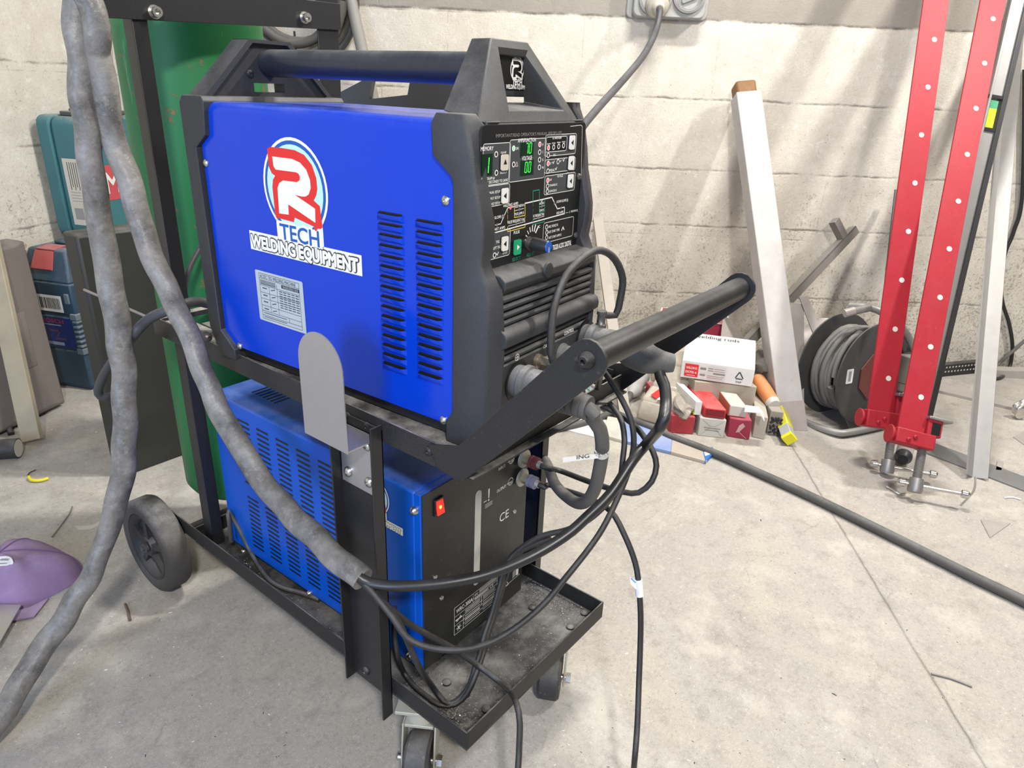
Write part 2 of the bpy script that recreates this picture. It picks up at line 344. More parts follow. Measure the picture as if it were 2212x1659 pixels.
# rear uprights, cross bar, side hook
for s in (0,1):
    mb=MB(); X=(lambda a: a) if s==0 else (lambda a: .387-a)
    def bx(a,b,y0,y1,z0,z1,sh=0):
        # the frame leans out a little towards the top
        k=0 if s==0 else .02
        def fr(x,y,z): return np.array([X(x)+k*(z-.16),y,z])
        u,v=(a,b) if s==0 else (b,a); mb.box(u,v,y0,y1,z0,z1,fr=fr)
    q0=.016 if s==0 else -.010; bx(q0,.040,.738,.741,.163,1.26); bx(q0,q0+.003,.741,.770,.163,1.26)
    mb.build('rear_upright',BLKC,cart,bev=.0006)
mb=MB(); mb.hexa([(-.03,.733,1.158),(.42,.733,1.176),(.42,.736,1.176),(-.03,.736,1.158),(-.03,.733,1.215),(.42,.733,1.222),(.42,.736,1.222),(-.03,.736,1.215)])
mb.hexa([(-.03,.736,1.212),(.42,.736,1.219),(.42,.77,1.219),(-.03,.77,1.212),(-.03,.736,1.215),(.42,.736,1.222),(.42,.77,1.222),(-.03,.77,1.215)])
cb=mb.build('cross_bar',BLKC,cart,bev=.0006)
for q in ((333,26),(657,38)):
    p=px_y(q,.733); mb=MB(); mb.lathe(p,(0,-1,0),[(0,.0105),(.002,.0105),(.002,.008),(.012,.008),(.012,.0045),(.004,.0045)],20); mb.build('frame_bolt',ZINC,cart)
mb=MB(); mb.prism([(-.03,.736,1.165),(-.075,.736,1.20),(-.085,.736,1.27),(-.03,.736,1.27)],(0,.004,0)); mb.box(-.10,-.03,.72,.77,1.262,1.268); mb.build('hose_hook',BLKC,cart,bev=.0006)
# pull handle: two flat arms and a round bar
HB=np.array([0,-.155,.838])
def arm_poly(x):
    d=unit((0,-.155-.018,.838-.662)); n=np.array([0,d[2],-d[1]]); r=.022; out=[]
    b=np.array([x,.018,.662]); e=np.array([x,HB[1],HB[2]])
    out+= [np.array([x,.072,.660]),np.array([x,.052,.632]),np.array([x,.026,.628]),np.array([x,.010,.631])]
    for k in range(9):
        a=-math.pi/2+math.pi*k/8; out.append(e-n*(-r*math.sin(a))*1+d*r*math.cos(a))
    out.append(np.array([x,.020,.668+.008]))
    return out
for x,v in ((-.001,-.004),(.386,.004)):
    mb=MB(); mb.prism(arm_poly(x),(v,0,0)); mb.build('handle_arm',mat('scuffed_black_paint',(.017,.017,.018),.4,dust=.3,scr=.10),cart,bev=.0005)
mb=MB(); mb.cyl(HB+np.array([-.001,0,0]),HB+np.array([.386,0,0]),.0155,n=28); mb.build('handle_bar',mat('worn_handle_bar',(.014,.014,.015),.36,dust=.22,spec=.5,dcol=(.25,.25,.25)),cart)
mb=MB(); mb.lathe(HB+np.array([-.005,0,0]),(-1,0,0),[(0,.0095),(.004,.009),(.009,.0055),(.009,.003),(.004,.003)],20); mb.build('handle_bolt',BLK,cart)
# wheels
TY=mat('gritty_tyre_rubber',(.055,.052,.05),.75,dust=.75,dcol=(.52,.49,.46),bmp=.3,bs=260); RIM=mat('black_plastic_rim',(.03,.03,.03),.5,dust=.3)
for s in (0,1):
    sg=-1 if s==0 else 1; c=np.array([-.055 if s==0 else .440,.917,.110]); ax=np.array([-sg,0,0.])
    mb=MB(); mb.lathe(c,ax,[(.004,.080),(.001,.090),(0,.097),(.003,.105),(.010,.110),(.044,.110),(.052,.106),(.055,.098),(.054,.080)],48,0,False); w=mb.build('rear_wheel',TY,cart)
    mb=MB(); mb.lathe(c,ax,[(.012,.004),(.006,.016),(.006,.022),(.018,.026),(.020,.060),(.006,.072),(.004,.079),(.030,.079),(.030,.004)],40)
    for k in range(5):
        a=2*math.pi*k/5+.3; d=np.array([0,math.cos(a),math.sin(a)]); q=np.array([0,-math.sin(a),math.cos(a)])
        mb.hexa([c+ax*.008+d*.02-q*.008,c+ax*.02+d*.02-q*.008,c+ax*.02+d*.02+q*.008,c+ax*.008+d*.02+q*.008,c+ax*.010+d*.073-q*.006,c+ax*.02+d*.073-q*.006,c+ax*.02+d*.073+q*.006,c+ax*.010+d*.073+q*.006])
    mb.build('wheel_rim',RIM,w); mb=MB(); mb.lathe(c+ax*.006,-ax,[(0,.011),(.006,.011),(.007,.006),(.012,.006),(.013,.004)],8); mb.build('axle_nut',mat('dull_bolt',(.16,.15,.15),.45,.7),w)
mb=MB(); mb.cyl((-.03,.917,.110),(.415,.917,.110),.008); mb.box(.0,.004,.84,.93,.095,.185); mb.box(.381,.385,.84,.93,.095,.185); mb.build('rear_axle',BLK,cart)
def caster(c,ang):
    c=np.array(c,float); ax=np.array([math.cos(ang),math.sin(ang),0]); fw=np.array([-math.sin(ang),math.cos(ang),0])
    mb=MB(); mb.lathe(c-ax*.021+ZZ*.045,ax,[(0,.03),(0,.040),(.005,.045),(.037,.045),(.042,.040),(.042,.03)],32); w=mb.build('caster_wheel',mat('scuffed_black_caster',(.03,.03,.032),.55,dust=.4,scr=.45),cart)
    mb=MB()
    for s in (-1,1):
        o=c+ax*s*.0255; mb.prism([o-fw*.016+ZZ*.036,o+fw*.016+ZZ*.036,o+fw*.048+ZZ*.118,o+fw*.002+ZZ*.118],ax*.003*s)
    mb.hexa([c+ax*a*.024+fw*(b*.026+.025)+ZZ*z for z in (.116,.122) for a,b in ((-1,-1),(1,-1),(1,1),(-1,1))]); mb.lathe(c+fw*.025+ZZ*.122,ZZ,[(0,.026),(.028,.024),(.030,.03)],20)
    mb.hexa([c+ax*a*.036+fw*(b*.036+.025)+ZZ*z for z in (.153,.1595) for a,b in ((-1,-1),(1,-1),(1,1),(-1,1))])
    mb.build('caster_fork',mat('dirty_zinc_fork',(.50,.50,.43),.55,.45,dust=.5,scr=.2),cart,bev=.001)
    mb=MB(); mb.cyl(c-ax*.036+ZZ*.045,c+ax*.036+ZZ*.045,.006); mb.cyl(c+ax*.030+ZZ*.045,c+ax*.039+ZZ*.045,.010,n=6); mb.build('caster_axle',ZINC,cart)
caster((.008,.112,0),math.radians(-57)); caster((.300,.052,0),math.radians(-62))
for q in (.052,.333): pass
# ================================================================ the welder
PO=.035                                                     # plane of the blue side panel in the welder frame
wel=thing('welding_machine',"blue and black TIG welder with lit green digits, on the trolley's upper shelf",'welding machine',M(.16,.3,.655))
def fm(x,y,z): return M(x,y,z)
mb=MB(); prof=[]
for cx,a0 in ((.271,0),(.049,90)):
    for k in range(7):
        a=math.radians(a0+15*k); prof.append((cx+.014*math.cos(a),1.036+.014*math.sin(a)))
prof=[(.285,.677)]+prof+[(.035,.677)]
mb.prism([M(x,.06,z) for x,z in prof],YM*.485); case=mb.build('case_cover',BLUE,wel); case['label']='glossy blue steel cover'
mb=MB(); mb.box(.047,.273,.05,.55,.657,.679,fr=fm); mb.build('base_plate',BLKC,wel)
def wing(s):
    X=(lambda a:a) if s==0 else (lambda a:.32-a)
    S=[(.655,.067,.004,-.004),(.683,.067,.004,-.006),(.70,.057,.004,-.006),(.80,.057,.004,-.008),(.825,.057,.004,-.006),(.868,.057,.006,-.002),(.880,.057,.012,.008),(.897,.057,.020,.017),(.92,.057,.017,.012),(.942,.057,.018,.012),(.96,.057,.022,.017),(.985,.058,.029,.023),(.992,.062,.030,.025),(1.012,.088,.033,.027),(1.046,.090,.041,.030)]+([(1.057,.086,.050,.042)] if s==0 else [(1.062,.070,.046,.042),(1.070,.060,.048,.045)])
    mb=MB(); vs=[]
    for z,yb,yr,yi in S:
        q=.004 if z>1.05 else 0
        vs+= [M(X(.030+q),yb,z),M(X(.030+q),yr+.004,z),M(X(.0345+q),yr-.002,z),M(X(.050),yi,z),M(X(.0545),yi+.004,z),M(X(.0545),.065,z)]
    n=6; fs=[]
    for i in range(len(S)-1):
        for k in range(n):
            k2=(k+1)%n; f=(i*n+k,i*n+k2,(i+1)*n+k2,(i+1)*n+k); fs.append(f if s==0 else f[::-1])
    fs+=[list(range(n-1,-1,-1)),[(len(S)-1)*n+k for k in range(n)]]
    mb.add(vs,fs); return mb
mb=wing(0); m2=wing(1); mb.add(m2.v,m2.f)
mb.box(.054,.266,.030,.06,.655,1.05,fr=fm)
mb.box(.054,.266,.004,.031,.655,.862,fr=fm)
mb.prism([M(.052,y,z) for y,z in ((.030,.886),(.022,.884),(.004,.882),(-.004,.876),(-.005,.868),(.002,.860),(.030,.860))],XM*.216)
for z in (.8535,.8435,.8335,.8240,.787,.776):
    mb.prism([M(.053,y,q) for y,q in ((.006,z-.004),(-.002,z-.003),(-.003,z+.001),(.000,z+.003),(.006,z+.0035))],XM*.214)
mb.prism([M(.046,y,z) for y,z in ((.006,.794),(-.006,.794),(-.0125,.799),(-.0135,.807),(-.011,.814),(-.004,.819),(.006,.819))],XM*.228)
mb.box(.052,.268,-.003,.006,.655,.770,fr=fm)
mb.build('front_bezel',PLA,wel,bev=.0012,smooth=40)
# front handle tower
mb=MB(); sx=lambda a:.32-a
def quad_ring(a,y,z,at,yt,zt): return [M(a,y,z),M(sx(a),y,z),M(sx(at),yt,zt),M(at,yt,zt)]
F=quad_ring(.060,.027,1.037,.129,.073,1.128); G=quad_ring(.050,.040,1.048,.122,.078,1.137); B=quad_ring(.050,.088,1.058,.117,.102,1.136); I=quad_ring(.100,.033,1.061,.133,.0735,1.120); K=quad_ring(.122,.080,1.068,.130,.080,1.119)
vs=F+G+B+I+K; fs=[]
def ringf(a,b):
    for k in range(4): fs.append((a*4+k,a*4+(k+1)%4,b*4+(k+1)%4,b*4+k))
ringf(0,3);ringf(1,0);ringf(2,1);ringf(3,4)
mb.add(vs,fs)
mb.hexa([M(.11,.080,1.0745),M(.21,.080,1.0745),M(.21,.088,1.0745),M(.11,.088,1.0745),M(.125,.080,1.126),M(.195,.080,1.126),M(.195,.088,1.126),M(.125,.088,1.126)])
mb.box(.055,.265,.03,.088,1.035,1.050,fr=fm)
mb.build('front_handle_mount',PLA,wel,bev=.0015,smooth=30)
# rear bezel and rear handle mount
mb=MB(); mb.prism([M(.027,y,z) for y,z in ((.556,.655),(.515,.655),(.515,.673),(.547,.70),(.549,.985),(.522,1.004),(.516,1.050),(.522,1.057),(.568,1.057),(.577,1.047),(.577,.70))],XM*.266)
mb.build('rear_bezel',PLA,wel,bev=.0015)
mb=MB()
def plate(pts): mb.prism([M(x,.537,z) for x,z in pts],YM*.026)
plate([(.040,1.050),(.127,1.132),(.130,1.132),(.130,1.050)]); plate([(.130,1.076),(.130,1.132),(.187,1.132),(.187,1.076)]); plate([(.130,1.050),(.130,1.063),(.187,1.063),(.187,1.050)]); plate([(.187,1.050),(.187,1.132),(.192,1.132),(.270,1.058),(.270,1.050)])
mb.prism([M(x,.528,z) for x,z in ((.034,1.052),(.122,1.136),(.129,1.132),(.046,1.052))],YM*.04)
mb.prism([M(x,.528,z) for x,z in ((.122,1.1365),(.198,1.1365),(.194,1.1315),(.127,1.1315))],YM*.04)
mb.prism([M(x,.528,z) for x,z in ((.198,1.1365),(.276,1.058),(.266,1.058),(.192,1.1315))],YM*.04)
mb.build('rear_handle_mount',PLA,wel,smooth=30)
screw(M(*my((540,160),.537)),-YM,.006,'mount_screw',BLK,wel,.003)
mb=MB(); mb.cyl(M(.16,.088,1.105),M(.16,.540,1.105),.0195,n=32); mb.build('carry_bar',mat('blue_black_satin_tube',(.018,.021,.032),.3,dust=.35,spec=.6,dcol=(.3,.3,.3)),wel)
# side panel screws
for q in ((446,352),(964,433),(959,907),(519,747)): screw(M(*mx(q,PO)),-XM,.006,'panel_screw',ZINC,wel,.004)
# louvres: two columns of sixteen
for (tl,tr,bl) in (((815,454),(873,474),(841,782)),((897,471),(959,493),(918,803))):
    lv=MB(); dk=MB(); y1=mx(tl,PO)[1]; y0=mx(tr,PO)[1]; z1=mx(tl,PO)[2]; z0=mx(bl,PO)[2]
    for k in range(16):
        z=z1+(z0-z1)*k/15; e=.006
        lv.add([M(PO,y1,z-.0105),M(PO,y0,z-.0105),M(PO,y0,z-.002),M(PO,y1,z-.002),M(PO-.0058,y1-e,z-.0022),M(PO-.0058,y0+e,z-.0022),M(PO-.0042,y0+e*.6,z-.0078),M(PO-.0042,y1-e*.6,z-.0078)],[(0,1,6,7),(7,6,5,4),(1,2,5,6),(3,0,7,4)])
        dk.add([M(PO-.0004,y1-e*.5,z),M(PO-.0004,y0+e*.5,z),M(PO-.0004,y0+e*.5,z-.0026),M(PO-.0004,y1-e*.5,z-.0026),M(PO-.0056,y0+e,z-.0023),M(PO-.0056,y1-e,z-.0023)],[(0,1,2,3),(3,2,4,5)])
    o=lv.build('louvres',BLUE,wel,smooth=60); dk.build('louvre_slots',BLACK,o,smooth=0)
# ---- the round logo (used on the welder side, the cooler and the front badge); coordinates u right, v up from the ring centre
LC=np.array([.339,.947])
def z6(a,b):
    p=mx((400+a/2.676,260+b/2.676),PO); return (-(p[1]-LC[0]),p[2]-LC[1])
R_RED=[z6(*q) for q in ((482,172),(494,160),(560,166),(632,178),(685,205),(728,262),(752,335),(758,395),(752,432),(738,460),(772,492),(787,612),(748,633),(739,606),(634,556),(630,582),(532,556),(525,520),(511,385),(514,345),(526,322),(508,308),(491,270))]
R_WHT=[z6(*q) for q in ((507,208),(620,222),(668,244),(704,285),(726,345),(730,392),(718,428),(700,440),(680,440),(638,430),(755,510),(757,592),(600,485),(603,545),(548,537),(538,390),(548,362),(570,347),(650,357),(666,346),(668,328),(660,308),(645,300),(527,284),(515,265))]
def logo(mb,place,sc,mi,mono=False):
    """mi: material slots white, red, pale, navy, black"""
    U=place(1,0,0)-place(0,0,0); V=place(0,1,0)-place(0,0,0); U=unit(U);V=unit(V)
    W,Rd,Pl,Nv,Bk=mi; h=[0]
    def lay(): h[0]+=.00016; return h[0]
    def P(u,v,l): return place(u*sc,v*sc,l)
    def D(r,m,l,ou=0,ov=0): mb.poly([P(ou+r*math.cos(2*math.pi*k/40),ov+r*math.sin(2*math.pi*k/40),l) for k in range(40)],m)
    if not mono:
        l=lay(); D(.0665,W,l); mb.poly([P(*q,l) for q in ((-.112,-.071),(.124,-.071),(.124,-.099),(-.112,-.099))],W); mb.poly([P(*q,l) for q in ((-.046,-.042),(.052,-.042),(.052,-.075),(-.046,-.075))],W)
        l=lay(); D(.0625,Nv,l); l=lay(); D(.0575,Pl,l)
        l=lay(); mb.poly([P(*q,l) for q in ((-.044,-.050),(.050,-.050),(.050,-.074),(-.044,-.074))],W)
        l=lay(); mb.poly([P(u*1.05+.001,v*1.03,l) for u,v in R_RED],Rd); l=lay(); mb.poly([P(u,v,l) for u,v in R_WHT],W)
        l=lay(); mb.text('TECH',P(-.041,-.0745,l),U,V,.025*sc,.088*sc,W,.07); l=lay(); mb.text('TECH',P(-.038,-.0725,l),U,V,.0215*sc,.082*sc,Nv,.018)
        l=lay(); mb.text('WELDING EQUIPMENT',P(-.1075,-.094,l),U,V,.0175*sc,.226*sc,Bk,.10); l=lay(); mb.text('WELDING EQUIPMENT',P(-.1068,-.0939,l),U,V,.0171*sc,.2245*sc,W,.05)
    else:
        l=lay(); D(.066,W,l); l=lay(); D(.059,Bk,l)
        l=lay(); mb.poly([P(u*1.12,v*1.1,l) for u,v in R_RED],W); l=lay(); mb.poly([P(u*1.08,v*1.08,l) for u,v in R_WHT],Bk)
        l=lay(); mb.text('TECH',P(-.045,-.078,l),U,V,.028*sc,.092*sc,W,.04); l=lay(); mb.text('WELDING EQUIPMENT',P(-.1075,-.100,l),U,V,.021*sc,.226*sc,W,.03)
PALE=SKY
mb=MB(); logo(mb,lambda u,v,l: M(PO-.0003-l,LC[0]-u,LC[1]+v),1,(0,1,2,3,4)); o=mb.build('side_logo',[WHITE,RED,PALE,NAVY,BLACK],wel,smooth=0); o['label']='round white, blue and red logo sticker over a lettered strip'
mb=MB(); bc=my((1117,150),.0795); bp=lambda u,v,l: M(bc[0]+u,.0794-l,bc[2]+v)
mb.poly([bp(*q,-.0002) for q in ((-.034,-.024),(.034,-.024),(.029,.017),(-.034,.017))],1); logo(mb,bp,.222,(0,0,0,0,1),True); o=mb.build('front_badge',[WHITE,BLACK],wel,smooth=0); o['label']='black badge with small white round logo'
# rating label
mb=MB(); a=mx((551,581),PO); b=mx((663,722),PO); y1,z1,y0,z0=a[1],a[2],b[1],b[2]
Lp=lambda u,v,l=0: M(PO-.0005-l,y1+(y0-y1)*u,z1+(z0-z1)*v); mb.poly([Lp(*q) for q in ((.0,.02),(.02,0),(.98,0),(1,.02),(1,.98),(.98,1),(.02,1),(0,.98))],0)
def ln(p,q,w=.0006): mb.strip([Lp(*p,.0002),Lp(*q,.0002)],w,-XM,1)
for p,q in (((.08,.05),(.92,.05)),((.92,.05),(.92,.95)),((.92,.95),(.08,.95)),((.08,.95),(.08,.05)),((.08,.15),(.92,.15)),((.08,.28),(.92,.28)),((.08,.42),(.92,.42)),((.08,.54),(.92,.54)),((.08,.68),(.92,.68)),((.08,.79),(.92,.79)),((.08,.88),(.92,.88)),((.28,.28),(.28,.79)),((.45,.20),(.45,.79)),((.66,.79),(.66,.88))): ln(p,q)
mb.text('AC/DC TIG WELDING MACHINE',Lp(.10,.135,.0003),-YM,ZZ,.0052,.082,1)
mb.poly([Lp(*q,.0002) for q in ((.55,.17),(.92,.17),(.92,.235),(.55,.235))],1); mb.text('W6023051103',Lp(.58,.225,.0004),-YM,ZZ,.0033,.034,0)
for r in range(8):
    for c in range(5): ln((.5+c*.085,.31+r*.045),(.555+c*.085,.31+r*.045),.0013)
for v in (.185,.21,.235,.255): ln((.1,v),(.42,v),.001)
for v in (.33,.47,.6,.74): ln((.14,v),(.22,v),.0016); ln((.32,v+.01),(.40,v-.015),.0012)
for v in (.83,.91): ln((.12,v),(.6,v),.001)
mb.build('rating_label',[mat('silver_label',(.50,.57,.62),.45,.2),flat('label_ink',(.03,.04,.06))],wel,smooth=0)
# ---------------------------------------------------------------- control panel
PY=.0268
pan=MB(); o0=M(.1545,PY,.9625); pan.prism([p for p in rrect(o0,XM,ZZ,.227,.168,.006)],YM*.003); panel=pan.build('control_panel',mat('gloss_black_fascia',(.010,.010,.011),.28,dust=.15),wel); panel['label']='black control panel with printed boxes and lit digits'
def q4(a,b): p=my((1000+a/4.88,240+b/4.88),PY); return p[0],p[2]
def PP(x,z,l=0): return M(x,PY-.0002-l,z)
L=MB()   # slots: 0 white 1 grey fill 2 green 3 yellow 4 black 5 red led 6 teal
def pbox(tl,br,fill=1,line=.0007,left=None,col=0):
    x0,z1=q4(*tl); x1,z0=q4(*br); x0=left if left is not None else x0
    pts=rrect((0,0,0),np.array([1.,0,0]),np.array([0,1.,0]),x1-x0,z1-z0,.003); cx,cz=(x0+x1)/2,(z0+z1)/2
    if fill is not None: L.poly([PP(cx+p[0],cz+p[1]) for p in pts],fill)
    L.strip([PP(cx+p[0],cz+p[1],.0001) for p in pts]+[PP(cx+pts[0][0],cz+pts[0][1],.0001)],line,-YM,col)
def ptxt(s,at,h,w=None,col=0,bold=.01,centre=True):
    x,z=q4(*at); L.text(s,PP(x,z-h/2,.0003),XM,ZZ,h,w,col,bold,centre)
pbox((495,305),(855,700)); pbox((150,352),(486,752),left=.044); pbox((870,252),(1183,447)); pbox((866,515),(1176,617)); pbox((862,686),(1171,830)); pbox((150,810),(486,972),left=.044); pbox((150,1320),(489,1512),left=.044); pbox((850,1182),(1152,1312),None); pbox((876,276),(1088,415),4)
ptxt("IMPORTANT:READ OPERATOR'S MANUAL BEFORE USE!",(712,243),.0036,.140,7); ptxt('MEMORY',(252,395),.0042,.023); ptxt('SAVE',(424,442),.0034,.0105); ptxt('SELECT',(424,640),.0034,.0135); ptxt('PROGRAM #',(262,712),.003,.024); ptxt('3 SECONDS TO SAVE',(362,738),.003,.040)
ptxt('AMPS/FUNCTION',(672,305),.0042,.038); ptxt('VOLTAGE',(672,495),.0048,.0215); ptxt('ON',(566,393),.003,.006)
for s,y in (('A',350),('S',430),('%',512),('Hz',592)): ptxt(s,(838,y),.0028)
ptxt('AC WAVE FORM',(988,283),.0026,.021); ptxt('DC',(962,462),.0028)
for s,x,y in (('SQUARE',902,345),('SOFT SQUARE',953,338),('TRIANGULAR',1007,330),('SINE',1058,323)): ptxt(s,(x,y),.0016,.0085)
ptxt('2T',(920,552),.0026); ptxt('4T',(1026,527),.0026); ptxt('PEDAL',(937,622),.003,.012); ptxt('TIG PULSE',(1020,684),.0028,.0145); ptxt('OFF',(918,725),.0026); ptxt('STANDARD AC',(950,778),.0027,.0195); ptxt('ADVANCED AC',(946,838),.0027,.0185)
ptxt('MANUAL SETUP',(318,855),.0028,.026); ptxt('EASY SETUP',(334,914),.0028,.021); ptxt('EASY SETUP',(338,972),.0028,.019)
ptxt('TIG',(362,1378),.0032); ptxt('LIFT TIG',(354,1438),.0032,.014); ptxt('STICK',(440,1490),.0028,.010)
ptxt('WELDING AMPS',(500,985),.0034,.031); ptxt('UP SLOPE (S)',(362,1118),.0032,.026); ptxt('START AMPS',(372,1238),.0034,.026); ptxt('PULSE WIDTH %',(592,998),.003,.021); ptxt('PULSE AMPS %',(590,1078),.003,.020); ptxt('PULSE FREQUENCY (Hz)',(560,1155),.0034,.036); ptxt('PULSE',(563,1275),.0036,.0125); ptxt('AC',(828,952),.0028); ptxt('BALANCE',(828,972),.0024,.011); ptxt('CLEAN %',(826,1042),.0026,.011); ptxt('AC FREQUENCY (Hz)',(795,1095),.0032,.0255); ptxt('AC',(795,1217),.0034); ptxt('DOWN SLOPE (S)',(1045,945),.0032,.029); ptxt('END AMPS',(1020,1068),.0032,.0175); ptxt('POST FLOW (S)',(1172,1050),.0026,.018)
ptxt('ARC FORCE %',(948,1208),.0032,.024); ptxt('HOT START TIME',(956,1262),.0032,.028); ptxt('HOT START AMPS %',(968,1318),.0032,.032); ptxt('TIG320 AC/DC DIGITAL',(1042,1412),.0064,.049,0,.035); ptxt('SELECT',(558,1556),.0042,.0185,6); ptxt('ADJUST',(706,1508),.0042,.0185,6)
def seg(cx,cz,w,h,s,m):
    t=.17*w; e=.14*w
    S={'a':((-w/2+e,h/2),(w/2-e,h/2)),'g':((-w/2+e,0),(w/2-e,0)),'d':((-w/2+e,-h/2),(w/2-e,-h/2)),'f':((-w/2,h/2-e),(-w/2,e)),'b':((w/2,h/2-e),(w/2,e)),'e':((-w/2,-e),(-w/2,-h/2+e)),'c':((w/2,-e),(w/2,-h/2+e))}
    for k in s:
        a,b=S[k]; mbk=m; mbk.strip([PP(cx+a[0]+a[1]*.08,cz+a[1],.0006),PP(cx+b[0]+b[1]*.08,cz+b[1],.0006)],t*1.15,-YM,0)
D=MB(); dg=MB()
for (tl,br) in (((606,332),(738,478)),((606,520),(738,668)),((200,456),(306,676))):
    x0,z1=q4(*tl);x1,z0=q4(*br); D=MB(); D.prism([PP(x0,z0,.0003),PP(x1,z0,.0003),PP(x1,z1,.0003),PP(x0,z1,.0003)],YM*.0002); disp=D.build('display_window',flat('dark_green_window',(.004,.022,.010),.12),wel,smooth=0)
LEDG=flat('green_led',(.05,.90,.07),.5,1.1)
for grp in ((('abc',670,394),('abcdef',706,388)),(('abcdef',660,592),('abcdef',698,588))):
    for s,x,y in grp: cx,cz=q4(x,y); seg(cx,cz,.0044,.0118,s,dg)
    if y>500: cx,cz=q4(680,630); dg.poly(disc(PP(cx,cz,.0006),XM,ZZ,.0005,n=8),0)
    o=dg.build('lit_digits',LEDG,wel,smooth=0); o['label']='lit green digits 70' if y<500 else 'lit green digits 0.0'; dg=MB()
cx,cz=q4(266,570); dg.strip([PP(cx-.0006,cz-.0075,.0006),PP(cx-.0002,cz-.001,.0006)],.0014,-YM,0); dg.strip([PP(cx+.0001,cz+.001,.0006),PP(cx+.0006,cz+.0075,.0006)],.0014,-YM,0)
o=dg.build('lit_digits',LEDG,wel,smooth=0); o['label']='lit green digit 1'
def led(at,on=None):
    x,z=q4(*at); L.poly(disc(PP(x,z,.0002),XM,ZZ,.0033,.0033,16),0); L.poly(disc(PP(x,z,.0003),XM,ZZ,.0020,.0022,14),4 if on is None else on)
for p in ((808,350),(900,386),(896,552),(892,730)): led(p,5)
led((532,393),2)
for p in ((806,432),(805,512),(803,592),(532,562),(348,455),(350,650),(954,380),(1007,372),(1058,362),(897,466),(1000,532),(893,632),(889,790),(887,846),(880,1222),(880,1278),(879,1332),(330,1518)): led(p)
x,z=q4(565,562); L.strip([PP(x-.0025,z-.002,.0002),PP(x+.0025,z-.002,.0002),PP(x,z+.003,.0002),PP(x-.0025,z-.002,.0002)],.0005,-YM,0)
def line(pts,col=0,w=.0011):
    L.strip([PP(*q4(*p),.0002) for p in pts],w,-YM,col)
line(((340,1200),(395,1188),(468,1020),(540,1006),(540,1022))); line(((540,1010),(540,1122),(652,1098),(652,978)),3); line(((652,972),(935,908),(992,1030),(1068,1012),(1068,1080),(345,1278)),0,.0014)
line(((735,955),(735,842),(802,828),(802,935)),6); line(((802,940),(802,1068),(858,1055),(858,930)),6); line(((735,1148),(735,1195),(855,1165),(855,1150)),6); line(((468,1225),(468,1270),(652,1222),(652,1205)),3)
for a,b in (((468,1035),(468,1075)),((468,1095),(468,1135)),((468,1150),(468,1180)),((652,1110),(652,1130)),((652,1150),(652,1170))): line((a,b),3,.0006)
for a,b in (((735,965),(735,1000)),((735,1030),(735,1060)),((735,1085),(735,1120))): line((a,b),6,.0006)
line(((475,1212),(648,1165)),0,.0006); line(((545,1050),(640,1025)),0,.0006); line(((738,1140),(852,1108)),0,.0006); line(((808,1008),(855,996)),0,.0006); line(((1082,1074),(1105,1068)),0,.0005)
for p in ((425,1105),(355,1200),(590,1036),(588,1110),(558,1190),(828,1002),(796,1124),(960,972),(1030,1020),(1120,1062)):
    x,z=q4(*p); L.poly(disc(PP(x,z,.0004),XM,ZZ,.0020,.0020,12),8)
x,z=q4(498,1018); L.poly(disc(PP(x,z,.0004),XM,ZZ,.0022,.0022,12),5)
for k in range(7):   # little gauge of widening bars over the knob
    a=math.radians(165-k*19); c=np.array(q4(722,1372)); d=np.array([math.cos(a),math.sin(a)]); p=c+d*.0135; q=c+d*(.0150+.0009*k+.001); L.strip([PP(*p,.0002),PP(*q,.0002)],.0008+.00028*k,-YM,0)
x,z=q4(1052,1228); L.strip([PP(x-.003,z-.003,.0002),PP(x,z+.001,.0002),PP(x+.003,z-.003,.0002)],.0016,-YM,0)
for p in ((950,545),(1058,520),(978,612),(360,1510)): x,z=q4(*p); L.strip([PP(x-.002,z+.001,.0002),PP(x,z-.001,.0002),PP(x+.0018,z+.0022,.0002)],.0011,-YM,0)
line(((1085,660),(1096,658),(1096,650),(1110,647),(1110,655),(1125,652)),0,.0005)
ring(L,PP(*q4(898,1432),.0002),XM,ZZ,.0075,.0012,0); 
sx_=q4(898,1432); L.poly([PP(sx_[0]+u*.11,sx_[1]+v*.11,.0003) for u,v in R_WHT],0)
line(((430,1655),(1180,1440),(1232,1330),(1255,160),(1240,148),(1130,160)),0,.0006)
L.build('panel_print',[WHITE,flat('grey_print',(.055,.06,.066),.4),flat('green_led_small',(.15,.75,.2),.5,.6),flat('yellow_print',(.75,.55,.08)),BLACK,flat('red_led',(.95,.08,.12),.4,.9),flat('teal_print',(.02,.26,.17)),flat('dim_print',(.22,.22,.21)),flat('lens_grey',(.18,.18,.18),.3)],panel,smooth=0)
def button(at,w,h,m,ang,name='button',tri=BLACK,lab=None):
    x,z=q4(*at); mb=MB(); mb.prism(rrect(PP(x,z,-.0001),XM,ZZ,w+.0016,h+.0016,.0026),-YM*.0012,1); mb.prism(rrect(PP(x,z,.0005),XM,ZZ,w,h,.0022),-YM*.0022,0)
    r=.0042; t=[(r*math.cos(ang+2*math.pi*k/3)*.9,r*math.sin(ang+2*math.pi*k/3)*.95) for k in range(3)]; mb.poly([PP(x+a,z+b,.0029) for a,b in t],2)
    o=mb.build(name,[m,BLACK,tri],panel,bev=0,smooth=0)
    if lab: o['label']=lab
WB=mat('white_key',(.78,.78,.76),.35,dust=.1); 
button((425,540),.0135,.0175,mat('beige_key',(.62,.56,.48),.4),math.pi/2,lab='beige up-arrow button')
for p in ((1137,330),(1128,545),(1120,735),(428,890),(428,1395)): button(p,.0128,.0172,WB,math.pi)
button((560,1432),.0150,.0185,flat('green_key',(.02,.36,.17),.3),0,tri=WHITE,lab='green select button with white arrow')
